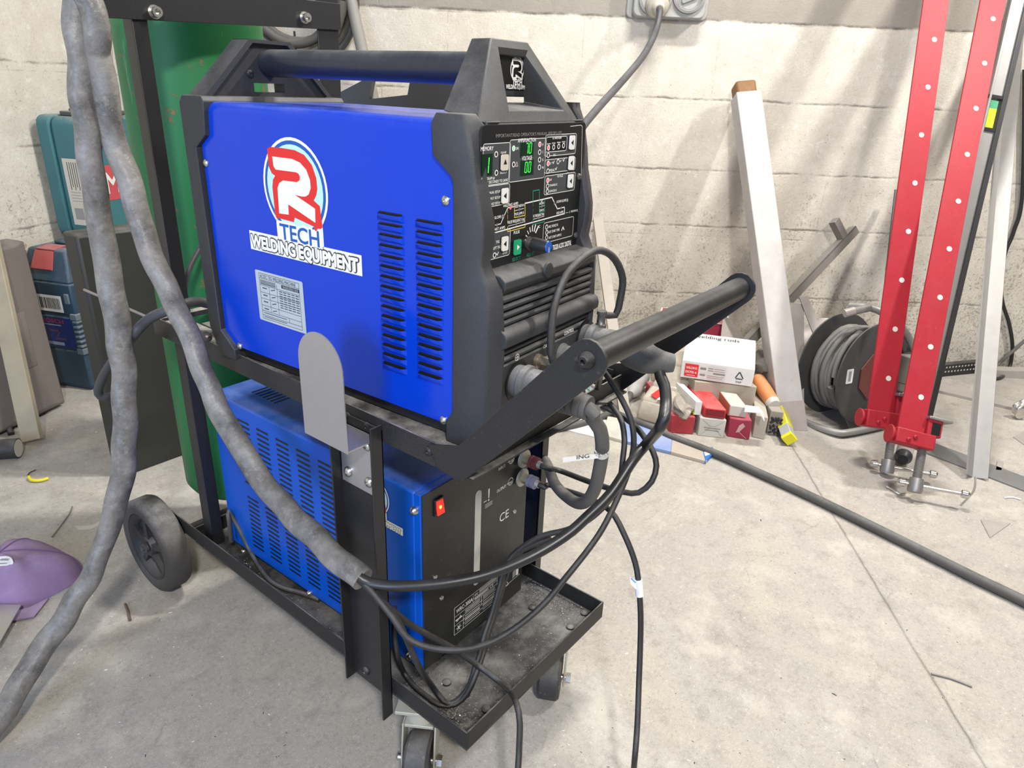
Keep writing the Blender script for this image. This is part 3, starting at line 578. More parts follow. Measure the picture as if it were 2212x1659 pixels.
mb=MB(); x,z=q4(690,1392); kp=M(x,PY,z); mb.lathe(kp,-YM,[(0,.0085),(.003,.0085),(.003,.0062),(.008,.0062)],24,1); mb.lathe(kp,-YM,[(.0078,.0088),(.028,.0080),(.030,.0076)],32,0)
kn=mb.build('adjust_knob',[mat('black_knob',(.02,.02,.022),.4),mat('dull_bolt',(.16,.15,.15),.45,.7)],panel,smooth=30); mb=MB(); mb.lathe(kp-YM*.0298,-YM,[(0,.0074),(.0012,.0070)],28,0); q=kp-YM*.0312; mb.strip([q+ZZ*-.001,q-ZZ*.0066],.0011,-YM,1); mb.build('knob_cap',[flat('blue_cap',(.02,.10,.45),.35),WHITE],kn,smooth=30)
for a in ((1218,690),(1186,1308)): x,z=q4(*a); screw(M(x,PY,z),-YM,.0045,'panel_corner_screw',mat('dull_bolt',(.16,.15,.15),.45,.7),panel,.003)
# thumb catch under the panel
mb=MB(); c=M(*my((1182,583),-.004)); mb.lathe(c,-YM,[(0,.010),(.003,.0095),(.004,.006)],20); mb.build('catch',PLA,wel)
# ---------------------------------------------------------------- sockets on the lower front
FY=-.003
pr=MB()
def fp(p): return my(p,FY-.0004)
for s,p,w in (('GAS OUT',(1185,748),.026),('CONTROL',(1229,720),.026)):
    q=fp(p); pr.text(s,M(*q),XM,ZZ,.0052,w,0,.012,True)
for p,k in (((1117,772),1),((1276,694),0)):
    q=fp(p); ring(pr,M(*q),XM,ZZ,.0046,.0008,0); pr.strip([M(q[0]-.0028,q[1]-.0001,q[2]),M(q[0]+.0028,q[1]-.0001,q[2])],.0009,-YM,0)
    if k: pr.strip([M(q[0],q[1]-.0001,q[2]-.0028),M(q[0],q[1]-.0001,q[2]+.0028)],.0009,-YM,0)
pr.build('front_print',[WHITE],wel,smooth=0)
def socket(p,r):
    c=M(*my(p,FY)); mb=MB(); mb.lathe(c+YM*.001,-YM,[(0,r),(.0025,r),(.0025,r-.003),(-.002,r-.004),(-.0025,.002)],36); mb.build('power_socket',BLACK,wel); return c
CL=socket((1117,822),.027); CR=socket((1263,728),.026)
gc=M(*my((1160,778),FY)); mb=MB(); mb.lathe(gc,-YM,[(0,.009),(.004,.009),(.004,.0075),(.012,.0078),(.030,.0078),(.031,.006),(.036,.006)],24); mb.cyl(gc-YM*.012,gc-YM*.021,.0092,n=6)
mb.build('gas_outlet',mat('dusty_brass',(.36,.30,.20),.45,.8,dust=.6,scr=.3),wel)
kc=M(*my((1213,762),FY)); mb=MB(); mb.lathe(kc,-YM,[(0,.014),(.003,.014),(.003,.012),(.016,.0125),(.018,.011),(.030,.0105),(.031,.007)],28); mb.build('control_plug',mat('dull_grey_connector',(.30,.30,.29),.5,.6,dust=.5),wel)
mb=MB(); c=M(.252,.075,1.05); mb.prism([c,c+XM*.006,c+XM*.012+ZZ*.030-YM*.004,c+XM*.006+ZZ*.020,c+ZZ*.024],YM*.006); mb.prism([c+YM*.02,c+XM*.01+YM*.02,c+XM*.004+ZZ*.018+YM*.02],YM*.008); mb.build('panel_flap_tab',mat('clear_plastic_tab',(.5,.45,.42),.25,trans=.3),wel)
# ================================================================ the water cooler below
ck=thing('water_cooler',"blue and black cooler box with a red rocker switch, on the lower tray",'water cooler',(.19,.43,.163))
AC=.02; XC=np.array([math.cos(AC),math.sin(AC),0]); YC=np.array([-math.sin(AC),math.cos(AC),0]); C0=np.array([.054,.149,0])
def Kp(x,y,z): return C0+XC*x+YC*y+ZZ*z
CW,CLn,CB,CT=.275,.565,.178,.523
mb=MB(); mb.box(0,CW,.012,CLn,CB,CT,fr=Kp); mb.build('body',BLUE2,ck,bev=.004)
mb=MB(); mb.box(.0,CW,0,.013,CB,CT-.001,fr=Kp); mb.build('front_frame',BLUE2,ck,bev=.001)
mb=MB(); mb.box(.0035,CW-.003,-.002,.003,CB+.001,CT-.002,fr=Kp); fpn=mb.build('front_panel',mat('satin_black_panel',(.017,.017,.016),.42,dust=.2,scr=.10),ck,bev=.0006)
mb=MB()
for a,b in ((.02,.03),(.25,.03),(.02,.53),(.25,.53)): mb.lathe(Kp(a,b,.163),ZZ,[(0,.011),(.016,.014)],16)
mb.build('feet',RUB,ck)
# slots: five columns, two blocks, pressed in the left side
for c in range(5):
    yc=.460-.0593*c
    for z0,n in ((.492,14),(.322,12)):
        mb=MB()
        for k in range(n):
            z=z0-k*.0104; w=.0165; q=[]
            for j in range(8):
                a=math.pi*j/7; q.append((w+.0019*math.sin(a),.0019*math.cos(a)))
            for j in range(8):
                a=math.pi+math.pi*j/7; q.append((-w+.0019*math.sin(a),.0019*math.cos(a)))
            mb.poly([Kp(-.0006,yc-u,z+v) for u,v in q][::-1])
        mb.build('side_slots',BLACK,ck,smooth=0)
mb=MB()
for k in range(7): mb.box(.05,.15,.50-.012*k,.504-.012*k,CT,CT+.0005,fr=Kp)
mb.build('top_slots',BLACK,ck,smooth=0)
for q in ((528,1190),(671,1280)): screw(px_x(q,C0[0]-.004),-XC,.006,'side_screw',ZINC,ck,.008)
for q in ((897,1102),(887,1416)): screw(px_x(q,C0[0]),-XC,.0075,'side_screw',ZINC,ck,.008)
mb=MB(); e=px_x((872,1151),C0[0]); sc=.50; yc_=e[1]-C0[1]+.124*sc; zc_=e[2]+.088*sc
logo(mb,lambda u,v,l: Kp(-.0008-l,yc_-u,zc_+v),sc,(0,1,2,3,4)); mb.build('cooler_logo',[WHITE,RED,PALE,NAVY,BLACK],ck,smooth=0)
def kf(p): d=px_y(p,.149); return d[0]-C0[0],d[2]
def KF(x,z,l=0): return Kp(x,-.0023-l,z)
cp=MB()
for s,p,w in (('INPUT:',(1086,1010),.019),('OUTPUT:',(1085,1056),.026)):
    x,z=kf(p); cp.text(s,KF(x,z-.003),XC,ZZ,.0058,w,0,.01,True); cp.build('fitting_lettering',[WHITE],fpn,smooth=0); cp=MB()
for p in ((1107,994),(1105,1041)):
    x,z=kf(p); ring(cp,KF(x,z),XC,ZZ,.0075,.0011,0); cp.strip([KF(x-.010,z-.001),KF(x+.004,z-.001)],.0012,-YC,0); cp.strip([KF(x-.004,z-.0035),KF(x+.005,z-.0035)],.0009,-YC,0)
x,z=kf((1057,1068)); cp.poly([KF(x-.0022,z+.011),KF(x+.0022,z+.011),KF(x+.001,z-.008),KF(x-.001,z-.008)][::-1],0); cp.poly(disc(KF(x,z-.0115),XC,ZZ,.0019,n=12),0); cp.strip([KF(x-.013,z-.010),KF(x-.006,z-.010)],.0014,-YC,0)
for k in range(3): cp.strip([KF(x-.009+.0012*j,z-.0175-.003*k+(.0006 if j%2 else -.0006)) for j in range(17)],.0006,-YC,0)
cp.build('fitting_symbols',[WHITE],fpn,smooth=0); cp=MB()
x,z=kf((1091,1115)); cp.text('CE',KF(x,z-.008),XC,ZZ,.017,.026,0,0,True)
cp.build('certification_mark',[WHITE],fpn,smooth=0); cp=MB()
a=kf((981,1314)); b=kf((1074,1288)); x0,z1=a; x1=kf((1076,1240))[0]; z0=kf((981,1372))[1]
W_=x1-x0;H_=z1-z0
def kl(p,q,w=.0007): cp.strip([KF(x0+p[0]*W_,z0+p[1]*H_),KF(x0+q[0]*W_,z0+q[1]*H_)],w,-YC,0)
for p,q in (((0,0),(1,0)),((1,0),(1,1)),((1,1),(0,1)),((0,1),(0,0)),((0,.66),(1,.66)),((0,.33),(1,.33)),((.42,.66),(.42,1)),((.2,0),(.2,.5)),((.2,.48),(1,.48)),((.42,.8),(1,.8)),((.2,.17),(1,.17)),((.62,.33),(.62,.66))): kl(p,q)
cp.text('WRC-300A',KF(x0+.04*W_,z0+.75*H_),XC,ZZ,.0085,.043,0,.005); cp.text('SN:',KF(x0+.45*W_,z0+.85*H_),XC,ZZ,.005,None,0); cp.poly([KF(x0+u*W_,z0+v*H_) for u,v in ((.56,.84),(.98,.84),(.98,.97),(.56,.97))],1); cp.text('CE',KF(x0+.82*W_,z0+.69*H_),XC,ZZ,.0065,.010,0)
for v in (.72,.76): kl((.46,v),(.78,v),.0011)
for v in (.40,.54,.60,.10,.24,.28): kl((.24,v),(.58,v),.0010); kl((.66,v),(.94,v),.0010)
kl((.04,.5),(.16,.5),.003); kl((.06,.43),(.14,.57),.0012)
for k in range(3): a_=math.pi*k/3; kl((.10-.05*math.cos(a_),.17-.1*math.sin(a_)),(.10+.05*math.cos(a_),.17+.1*math.sin(a_)),.0012)
cp.build('type_plate',[WHITE,flat('grey_print_light',(.30,.30,.29))],fpn,smooth=0); cp=MB()
x,z=kf((1094,1262)); cp.strip([KF(x-.009,z-.007),KF(x+.009,z-.007),KF(x,z+.010),KF(x-.009,z-.007)],.0011,-YC,0); cp.strip([KF(x,z+.003),KF(x,z-.004)],.0014,-YC,0)
x,z=kf((1110,1244)); cp.poly([KF(x+u,z+v) for u,v in ((-.001,-.008),(.008,-.006),(.008,.010),(-.001,.008))][::-1],1); cp.poly([KF(x+u+.0105,z+v) for u,v in ((-.001,-.006),(.007,-.008),(.007,.008),(-.001,.010))][::-1],0); cp.strip([KF(x-.030,z-.012),KF(x+.022,z-.010)],.0009,-YC,0)
cp.build('warning_symbols',[WHITE,flat('grey_print_light',(.30,.30,.29))],fpn,smooth=0)
x,z=kf((945,1092)); mb=MB(); mb.prism(rrect(KF(x,z,-.001),XC,ZZ,.021,.030,.002),-YC*.004,1); mb.prism([KF(x+u,z+v,l) for u,v,l in ((-.0075,.012,.0035),(.0075,.012,.0035),(.0075,-.012,.0075),(-.0075,-.012,.0075))],YC*.003,0)
sw=mb.build('rocker_switch',[mat('red_rocker',(.75,.03,.02),.25,emit=.55),BLACK],ck,bev=.0004); sw['label']='lit red rocker switch'
mb=MB(); mb.poly(disc(KF(x-.001,z+.001,.0062),XC,ZZ,.0026,.0032,14)); mb.build('switch_lamp',flat('amber_glow',(1,.45,.05),.5,4.),sw,smooth=0)
xa,za=kf((1034,1060)); xb,zb=kf((1031,1262)); mb=MB(); mb.prism([KF(xa+p[0],(za+zb)/2+p[1],-.0002) for p in rrect((0,0,0),np.array([1.,0,0]),np.array([0,1.,0]),.0155,za-zb,.0077,6)],-YC*.0006); mb.build('level_gauge',mat('milky_gauge',(.50,.49,.46),.35),fpn,smooth=0)
for q in ((1113,1106),(938,1246),(952,1291)): x,z=kf(q); screw(KF(x,z),-YC,.0045,'front_screw',ZINC,fpn,.003)
def fitting(p,cm,nm):
    c=px_y(p,.147); mb=MB(); mb.lathe(c,-YC,[(0,.017),(.003,.017),(.004,.012)],28,0); mb.cyl(c,c-YC*.016,.0095,n=6,mi=1); mb.lathe(c-YC*.015,-YC,[(0,.0095),(.001,.0115),(.005,.0115),(.006,.0105),(.009,.0115),(.016,.0115),(.017,.008)],24,2); mb.lathe(c-YC*.031,-YC,[(0,.007),(.008,.0065)],16,0)
    o=mb.build('hose_fitting',[mat('corroded_nickel',(.42,.41,.36),.55,.6,dust=.5),mat('dull_brass',(.30,.25,.16),.5,.6),cm],ck,smooth=30); o['label']=nm; return c-YC*.039
CI=fitting((1131,990),mat('dirty_red_collar',(.17,.035,.035),.6,scr=.25),'hose fitting with a dirty red collar'); CO=fitting((1127,1031),mat('dusty_blue_collar',(.16,.16,.22),.6,scr=.3),'hose fitting with a greyish blue collar')
# ================================================================ gas cylinder
GC=np.array([.222,.948,.166]); GR=.136
gas=thing('gas_cylinder',"tall green gas cylinder with rust spots standing at the back of the trolley",'gas cylinder',GC)
def green_mat():
    m,t,b=nt('chipped_green_paint'); P=pos(t)
    c=mixc(t,noise(t,5,5,.6,P),(.012,.145,.042),(.022,.20,.062)); r=ramp(t,noise(t,17,7,.72,P),[(.61,0),(.64,1)]); c=mixc(t,math_(t,'MULTIPLY',r,.9),c,(.24,.11,.045))
    w=node(t,'ShaderNodeMapping'); lk(t,P,w.inputs[0]); w.inputs['Scale'].default_value=(28,28,3); c=mixc(t,ramp(t,noise(t,1,5,.7,w.outputs[0]),[(.63,0),(.72,.5)]),c,(.33,.42,.33))
    lk(t,c,b.inputs['Base Color']); b.inputs['Roughness'].default_value=.5; b.inputs['Specular IOR Level'].default_value=.35; bump(t,b,r,.3,.001); return m
mb=MB(); mb.lathe(GC,ZZ,[(0,GR-.022),(.006,GR-.008),(.02,GR),(1.08,GR),(1.14,GR-.012),(1.19,GR-.045),(1.22,.05),(1.24,.035)],64); mb.build('body',green_mat(),gas)
mb=MB(); mb.lathe(GC+ZZ*1.24,ZZ,[(0,.03),(.03,.03),(.03,.018),(.09,.018)],24); mb.build('valve',mat('brass',(.50,.38,.20),.38,.9),gas)
mb=MB(); mb.box(.16,.30,.90,1.05,.150,.165); mb.build('cylinder_platform',BLK,cart)
# ================================================================ leads and hoses
def sleeve_mat():
    m,t,b=nt('scuffed_grey_sleeve'); P=pos(t); a=noise(t,17,6,.68,P); g=noise(t,55,6,.7,P); s=noise(t,260,4,.7,P)
    c=mixc(t,ramp(t,a,[(.32,0),(.68,1)]),(.085,.081,.077),(.29,.278,.262)); c=mixc(t,ramp(t,g,[(.55,0),(.72,.6)]),c,(.36,.35,.335)); c=mixc(t,ramp(t,s,[(.66,0),(.72,.7)]),c,(.48,.47,.45))
    lk(t,c,b.inputs['Base Color']); b.inputs['Roughness'].default_value=.45; b.inputs['Specular IOR Level'].default_value=.5
    bump(t,b,math_(t,'ADD',math_(t,'MULTIPLY',noise(t,30,4,.6,P),1.0),math_(t,'MULTIPLY',s,.06)),.45,.007); return m
SLV=sleeve_mat()
def wrinkle(seed,amp=.07):
    rnd=random.Random(seed); K=[(rnd.uniform(.05,.6),rnd.uniform(0,6.3),rnd.choice((1,2,2,3)),rnd.uniform(.4,1)) for _ in range(7)]
    return lambda i,a: sum(w*math.sin(f*i+p+n*a) for f,p,n,w in K)*amp/2.2
hookz=1.285
tl=thing('torch_lead',"thick grey sleeved lead hanging in two strands, its black cable plugged into the welder",'welding lead',(-.06,.45,.02))
pA=[px_d(p,d) for p,d in (((-60,1632),1.165),((-40,1600),1.17),((22,1520),1.215),((58,1450),1.245),((108,1380),1.275),((160,1300),1.285),((198,1240),1.29),((233,1150),1.285),((252,1080),1.275),((266,1020),1.262),((270,950),1.245),((267,820),1.22),((253,693),1.19),((233,580),1.165),((215,480),1.13),((203,400),1.10),((192,310),1.07),((184,250),1.055),((176,150),1.03),((170,60),1.01),((168,0),1.0),((168,-50),.995))]
pA+= [np.array([-.115,.70,1.29]),np.array([-.095,.722,1.318]),np.array([-.075,.735,1.30])]
pB=[px_x(p,x) for p,x in (((203,40),-.068),((211,120),-.064),((229,200),-.060),((241,280),-.058),((255,330),-.056),((283,400),-.055),((302,480),-.055),((341,580),-.055),((395,693),-.055),((445,820),-.055),((470,880),-.055),((527,977),-.055),((580,1058),-.055),((650,1131),-.055),((720,1198),-.053),((783,1253),-.050))]
# keep the floor end on the floor
for p in pA[:2]: p[2]=max(p[2],.024)
pts=pA+pB; mb=MB(); n=len(pts); rr=[.0198]*len(pA)+[.0178]*(len(pB)-4)+[.0178,.0176,.0172,.0168]
mb.tube(pts,rr,20,0,True,True,.006,wrinkle(5,.13)); mb.build('sleeve',SLV,tl,smooth=60)
def plug_at(c,t): return c-YM*t
# negative plug (right socket)
mb=MB(); mb.lathe(CR+YM*.002,-YM,[(0,.019),(.010,.0195),(.012,.022),(.022,.022),(.024,.019),(.050,.0205),(.052,.022),(.062,.0215),(.064,.0185)],32)
d=unit(-YM+XM*.12-ZZ*.12)
mb.tube([plug_at(CR,.060),plug_at(CR,.078)-ZZ*.004,plug_at(CR,.100)-ZZ*.010+XM*.004,plug_at(CR,.118)-ZZ*.012+XM*.012,plug_at(CR,.132)-ZZ*.013+XM*.020],[.0185,.0225,.0215,.0155,.0125],24,0,True,True,.004)
pl_=mb.build('cable_plug',mat('dusty_grey_plug',(.085,.085,.083),.55,dust=.75,dcol=(.42,.41,.40),bmp=.15),tl,smooth=50)
pe=plug_at(CR,.128)-ZZ*.013+XM*.018
def dep(p): return float((np.array(p)-CAM)@FW)
De=dep(pe)
pc=[px_d(p,d) for p,d in (((775,1246),.995),((800,1260),.995),((863,1266),.99),((957,1260),.99),((1051,1241),.995),((1145,1203),1.0),((1223,1156),1.01),((1270,1115),1.015),((1320,1065),1.02),((1368,993),1.03),((1400,955),1.035),((1428,919),De-.04),((1438,877),De-.02),((1435,832),De-.008),((1422,797),De))]+[pe]
mb=MB(); mb.tube(pc,.0080,18,0); mb.build('power_cable',CABLE,tl,smooth=60)
g0=CR-YM*.020+ZZ*.018+XM*.008
gpts=[g0,g0+ZZ*.018]+[px_d(p,dep(g0)-k) for p,k in (((1329,681),.0),((1340,645),.01),((1345,601),.025),((1329,561),.045),((1300,541),.065),((1268,551),.09),((1224,594),.12),((1197,663),.135),((1190,735),.135),((1195,780),.125))]+[gc-YM*.050-ZZ*.006,gc-YM*.034]
mb=MB(); mb.tube(gpts,.0052,14,0); mb.lathe(g0,ZZ,[(-.004,.008),(.004,.008),(.005,.0062),(.018,.006),(.019,.0072),(.024,.0072)],18,1); gh=mb.build('gas_hose',[mat('braided_black_hose',(.02,.02,.02),.35,dust=.35,bmp=.5,bs=1200,spec=.6),mat('dull_bolt',(.16,.15,.15),.45,.7)],tl,smooth=60); gh['label']='thin braided black hose arching from the plug to the brass outlet'
# earth lead (left socket) with ridged boot
el=thing('earth_lead',"dusty grey lead with ridged rubber boot, plugged into the welder's lower left socket",'earth lead',CL-YM*.05)
mb=MB(); mb.lathe(CL+YM*.002,-YM,[(0,.021),(.012,.0215),(.014,.024),(.022,.024),(.024,.021),(.056,.0225),(.062,.020)],32); mb.tube([CL-YM*.050,CL-YM*.058-ZZ*.001],[.0205,.0185],24,0,True,False)
pr_=[]; 
for k in range(6):
    t=.056+k*.0085; pr_+= [(t,.0145),(t+.001,.0185-.0006*k),(t+.006,.0182-.0006*k),(t+.0075,.0145)]
mb.lathe(CL-ZZ*.002,unit(-YM-ZZ*.05),pr_,26); mb.build('cable_plug',mat('dusty_grey_plug',(.085,.085,.083),.55,dust=.75),el,smooth=45)
e0=CL-YM*.112-ZZ*.010; D0=dep(e0)
pts=[CL-YM*.098-ZZ*.007,e0]+[px_d(p,d) for p,d in (((1279,902),D0+.025),((1296,927),D0+.04),((1301,958),D0+.06),((1300,983),D0+.08),((1294,1019),D0+.10),((1285,1055),D0+.13),((1270,1080),D0+.16),((1250,1087),D0+.20),((1226,1074),D0+.26),((1199,1046),D0+.33))]+[np.array([.425,.20,.42]),np.array([.43,.32,.36]),np.array([.44,.46,.30])]
mb=MB(); mb.tube(pts,.0092,18,0); ec=mb.build('power_cable',GREYC,el,smooth=60)
i_=px_d((1300,975),D0+.072); mb=MB(); ax=unit(px_d((1301,958),D0+.06)-px_d((1300,990),D0+.085)); mb.lathe(i_-ax*.005,ax,[(0,.0099),(.010,.0099)],24,0)
fl=[px_d(p,D0+.06) for p in ((1293,980),(1215,988),(1216,999),(1292,990))]; mb.prism(fl,FW*.0004,0); mb.text('ING',px_d((1246,992),D0+.0585),unit(px_d((1270,986),D0+.06)-px_d((1246,989),D0+.06)),UP,.005,.016,1); mb.text('EER',px_d((1290,982),D0+.052),RT,UP,.0062,.014,1); o=mb.build('cable_marker',[mat('clear_white_marker',(.62,.60,.55),.4),BLACK],ec,smooth=0); o['label']='white lettered cable marker flag'
HOSE=mat('thin_black_hose',(.014,.014,.015),.36,dust=.22,spec=.6,bmp=.3,bs=1300)
def hose(name,label,pts,r,cat='hose',m=None,group=None):
    mb=MB(); mb.tube(pts,r,14,0); return tag(mb.build(name,m or HOSE,None,smooth=60),label,cat,group)
kt=kc-YM*.031
hose('control_cable',"thin black cable dipping to the lower tray and rising behind the thick black cable",
 [kt,kt-YM*.03-ZZ*.012]+[px_d(p,d) for p,d in (((1290,849),1.14),((1314,868),1.12),((1332,890),1.11),((1344,914),1.10),((1349,950),1.09),((1346,986),1.085),((1337,1045),1.08),((1310,1088),1.08),((1270,1124),1.09),((1223,1145),1.10),((1176,1156),1.11),((1139,1175),1.12),((1107,1200),1.13),((1088,1236),1.13),((1075,1281),1.13),((1061,1329),1.13),((1047,1370),1.125),((1035,1418),1.12))]+[px_z(p,z) for p,z in (((1026,1442),.225),((1016,1476),.20),((999,1504),.182),((975,1520),.172),((958,1514),.178),((934,1483),.20))]+[px_d(p,d) for p,d in (((906,1442),1.045),((885,1397),1.03),((868,1356),1.015),((851,1325),1.01),((824,1298),1.0),((800,1272),.995),((776,1247),.995))],.0046,'cable')
hose('water_hose',"thin black hose hanging in the largest arc from sleeve end to pull handle",
 [px_d(p,d) for p,d in (((776,1250),.995),((800,1274),.99),((847,1332),.98),((878,1376),.98),((925,1398),.98),((988,1404),.98),((1051,1391),.985),((1113,1357),.99),((1176,1304),1.0),((1223,1247),1.01),((1270,1188),1.03),((1302,1141),1.045),((1330,1085),1.06),((1355,1025),1.07),((1366,982),1.08),((1369,959),1.085),((1368,932),1.09),((1361,901),1.09),((1346,868),1.09),((1323,829),1.09),((1299,794),1.09),((1280,765),1.10))],.0047)
hose('water_hose',"thin black hose looping from the red collared cooler fitting",
 [CI+YC*.006,CI-YC*.012]+[px_d(p,d) for p,d in (((1210,1017),1.22),((1260,1036),1.17),((1300,1050),1.14),((1347,1063),1.12),((1380,1064),1.11),((1408,1040),1.10),((1418,1006),1.10),((1411,977),1.10),((1397,952),1.105),((1377,926),1.11),((1350,903),1.115),((1314,883),1.12),((1277,867),1.13),((1255,850),1.15))],.0048)
wh=hose('water_hose',"thin black hose with a small blue and white tag, right of the trolley",
 [CO+YC*.006,CO-YC*.012]+[px_d(p,d) for p,d in (((1185,1047),1.25),((1210,1056),1.22),((1240,1065),1.19),((1275,1078),1.16),((1320,1105),1.13),((1350,1158),1.12),((1372,1215),1.12),((1380,1265),1.12),((1384,1330),1.125),((1383,1400),1.13),((1380,1480),1.125),((1377,1560),1.11),((1371,1640),1.09))]+[px_z((1360,1735),.0055),px_z((1330,1800),.0055),px_z((1250,1850),.0055),px_z((1175,1820),.0055),px_z((1140,1775),.02)]+[px_d(p,d) for p,d in (((1120,1690),1.02),((1121,1631),1.025),((1123,1562),1.03),((1116,1521),1.04))]+[px_y((1102,1494),-.004),px_d((1071,1466),1.085),px_d((1040,1443),1.10),px_d((1007,1420),1.09),px_d((975,1398),1.08),px_d((894,1354),1.04),px_d((853,1322),1.02),px_d((815,1290),1.0),px_d((776,1251),.995)],.0048)
p0=px_d((1379,1252),1.12); p1=px_d((1382,1288),1.122); mb=MB(); mb.cyl(p0,p1,.0064,n=16,mi=0); mb.prism([px_d(p,1.117) for p in ((1376,1254),(1360,1246),(1362,1262),(1377,1276))],FW*.0005,0); mb.strip([px_d((1372,1258),1.1165),px_d((1364,1250),1.1165)],.002,-FW,1)
mb.text('WATER',px_d((1384,1284),1.1155),unit(px_d((1381,1256),1.1)-px_d((1383,1286),1.1)),-RT,.0045,.022,1); o=mb.build('hose_tag',[flat('tag_white',(.78,.80,.82),.5),flat('tag_blue',(.10,.35,.70),.5)],wh,smooth=40); o['label']='blue and white wrap-round tag'
hose('gas_hose',"thin black hose curled in the tray's front left corner, emerging behind the front upright",
 [px_x((852,1310),.03),px_x((852,1372),.02),px_x((858,1415),.015)]+[px_z(p,z) for p,z in (((872,1452),.178),((895,1483),.171),((922,1505),.170),((950,1523),.170),((985,1521),.172),((1010,1497),.19),((1026,1462),.215))]+[px_d(p,d) for p,d in (((1044,1410),1.13),((1055,1368),1.135),((1069,1326),1.14),((1083,1278),1.14),((1097,1232),1.14),((1118,1196),1.13),((1150,1178),1.12),((1190,1163),1.11))],.0046)
# label flags on the two hoses by the handle
mb=MB()
def flag(a,b,c,d,D):
    P=[px_d(p,D) for p in (a,b,c,d)]; mb.prism(P,FW*.0005,0); u=unit(P[1]-P[0]); v=unit(P[0]-P[3]); W=np.linalg.norm(P[1]-P[0]); H=np.linalg.norm(P[0]-P[3]); n=-FW*.0006
    mb.strip([P[3]+v*H*.12+n+u*W*.03,P[2]+v*H*.12+n-u*W*.03],H*.2,-FW,1); mb.text('STARPARTS',P[3]+v*H*.62+u*W*.04+n,u,v,H*.26,W*.85,2); mb.text('GAS',P[3]+v*H*.30+u*W*.05+n,u,v,H*.2,W*.3,1); mb.strip([P[1]-v*H*.25-u*W*.06+n,P[1]-v*H*.35-u*W*.06+n],W*.05,-FW,3)
flag((1271,824),(1296,845),(1288,858),(1262,837),1.118); flag((1261,837),(1284,860),(1273,872),(1251,850),1.112)
tag(mb.build('hose_label',[flat('tag_white',(.78,.80,.82),.5),flat('tag_green',(.03,.36,.20),.5),BLACK,RED],None,smooth=0),'white and green label flags lettered GAS on the hoses under the pull handle','label')
# cooler mains cable at the back of the tray
hose('mains_cable','thin grey-black cable looped on the dusty tray behind the blue cooler vents',
 [px_x((500,1170),.028),px_x((495,1125),.030),px_x((493,1106),.034),px_x((505,1122),.040),px_x((521,1150),.043),px_x((540,1190),.044),px_z((560,1225),.176),px_z((585,1256),.171),px_z((615,1272),.170),px_z((650,1281),.170),px_z((690,1296),.170)],.0048,'cable',mat('dusty_dark_cable',(.05,.05,.048),.5,dust=.5))
# grey mains lead of the welder, leaving at the back and dropping by the cylinder
hose('mains_lead',"grey blue cable curving out from behind the welder past the left rear upright",
 [M(.10,.60,.72),px_x((470,660),.06),px_x((430,652),.03),px_x((405,655),.0),px_x((370,668),-.03),px_x((330,684),-.05),px_x((305,704),-.06),px_x((285,728),-.07)]+[px_d(p,d) for p,d in (((262,757),1.36),((240,785),1.40),((222,815),1.43),((212,843),1.45),((217,855),1.46),((232,858),1.47),((252,852),1.50),((290,850),1.53))],.0088,'cable',mat('grey_mains_sheath',(.055,.055,.06),.5,dust=.25,dcol=(.3,.3,.33)))
hose('thin_cable','thin grey cable bowing away from the green cylinder behind the welder',[px_y(p,.80) for p in ((462,500),(445,518),(425,548),(410,578),(402,602),(399,630))],.005,'cable',mat('grey_mains_sheath',(.055,.055,.06),.5))
hose('filler_rod',"thin shiny rod sticking out to the left from the rear shelf corner",[px_d((182,626),1.42),px_d((250,655),1.38),px_d((330,690),1.33)],.0028,'rod',mat('copper_grey_rod',(.40,.38,.42),.3,.9))
# cloth-tape hose and chain behind the left upright
hose('woven_hose','beige woven hose hanging by the wall left of the green cylinder',[px_d(p,1.75) for p in ((222,-20),(228,40),(232,120),(240,200),(252,270),(262,330),(270,420))],.0125,'hose',mat('beige_braid',(.33,.29,.23),.7,bmp=.6,bs=300))
mb=MB()
for k in range(5):
    c=px_d((216+ (k%2)*2,38+k*9),1.72); a=k*1.3; u=RT*math.cos(a)+FW*math.sin(a); mb.tube([c+u*.006*math.cos(q)+UP*.008*math.sin(q) for q in [2*math.pi*j/10 for j in range(11)]],.0018,6,0,False,False)
tag(mb.build('steel_chain',mat('dark_chain',(.12,.11,.10),.4,.8),None),'short dark steel chain hanging beside the beige hose','chain')
# fine metal grit lying on the lower tray
rnd=random.Random(3); mb=MB()
def grit(n,f,s0,s1):
    for _ in range(n):
        p=f(); s=rnd.uniform(s0,s1); a=rnd.uniform(0,6.3); u=np.array([math.cos(a),math.sin(a),0])*s; v=np.array([-math.sin(a),math.cos(a),0])*s*rnd.uniform(.4,1)
        mb.add([p-u-v,p+u-v,p+u+v,p-u+v,p+ZZ*s*rnd.uniform(.6,1.3)],[(0,1,4),(1,2,4),(2,3,4),(3,0,4)],0 if rnd.random()<.9 else 1)
def along(a,b,w):
    t=rnd.random(); q=a+(b-a)*t+np.array([rnd.gauss(0,w),rnd.gauss(0,w),0]); q[0]=min(max(q[0],.006),.379); q[1]=max(q[1],.006); q[2]=.163; return q
grit(900,lambda: along(np.array([.372,.14,0]),np.array([.365,.02,0]),.024),.0004,.0013); grit(900,lambda: along(np.array([.02,.02,0]),np.array([.04,.14,0]),.022),.0004,.0013)
grit(500,lambda: along(np.array([.02,.012,0]),np.array([.36,.012,0]),.02),.0005,.0014); grit(350,lambda: np.array([rnd.uniform(.01,.375),rnd.uniform(.01,.14),.163]),.0004,.0012); grit(300,lambda: along(np.array([.02,.3,0]),np.array([.02,.7,0]),.01),.0005,.0014)
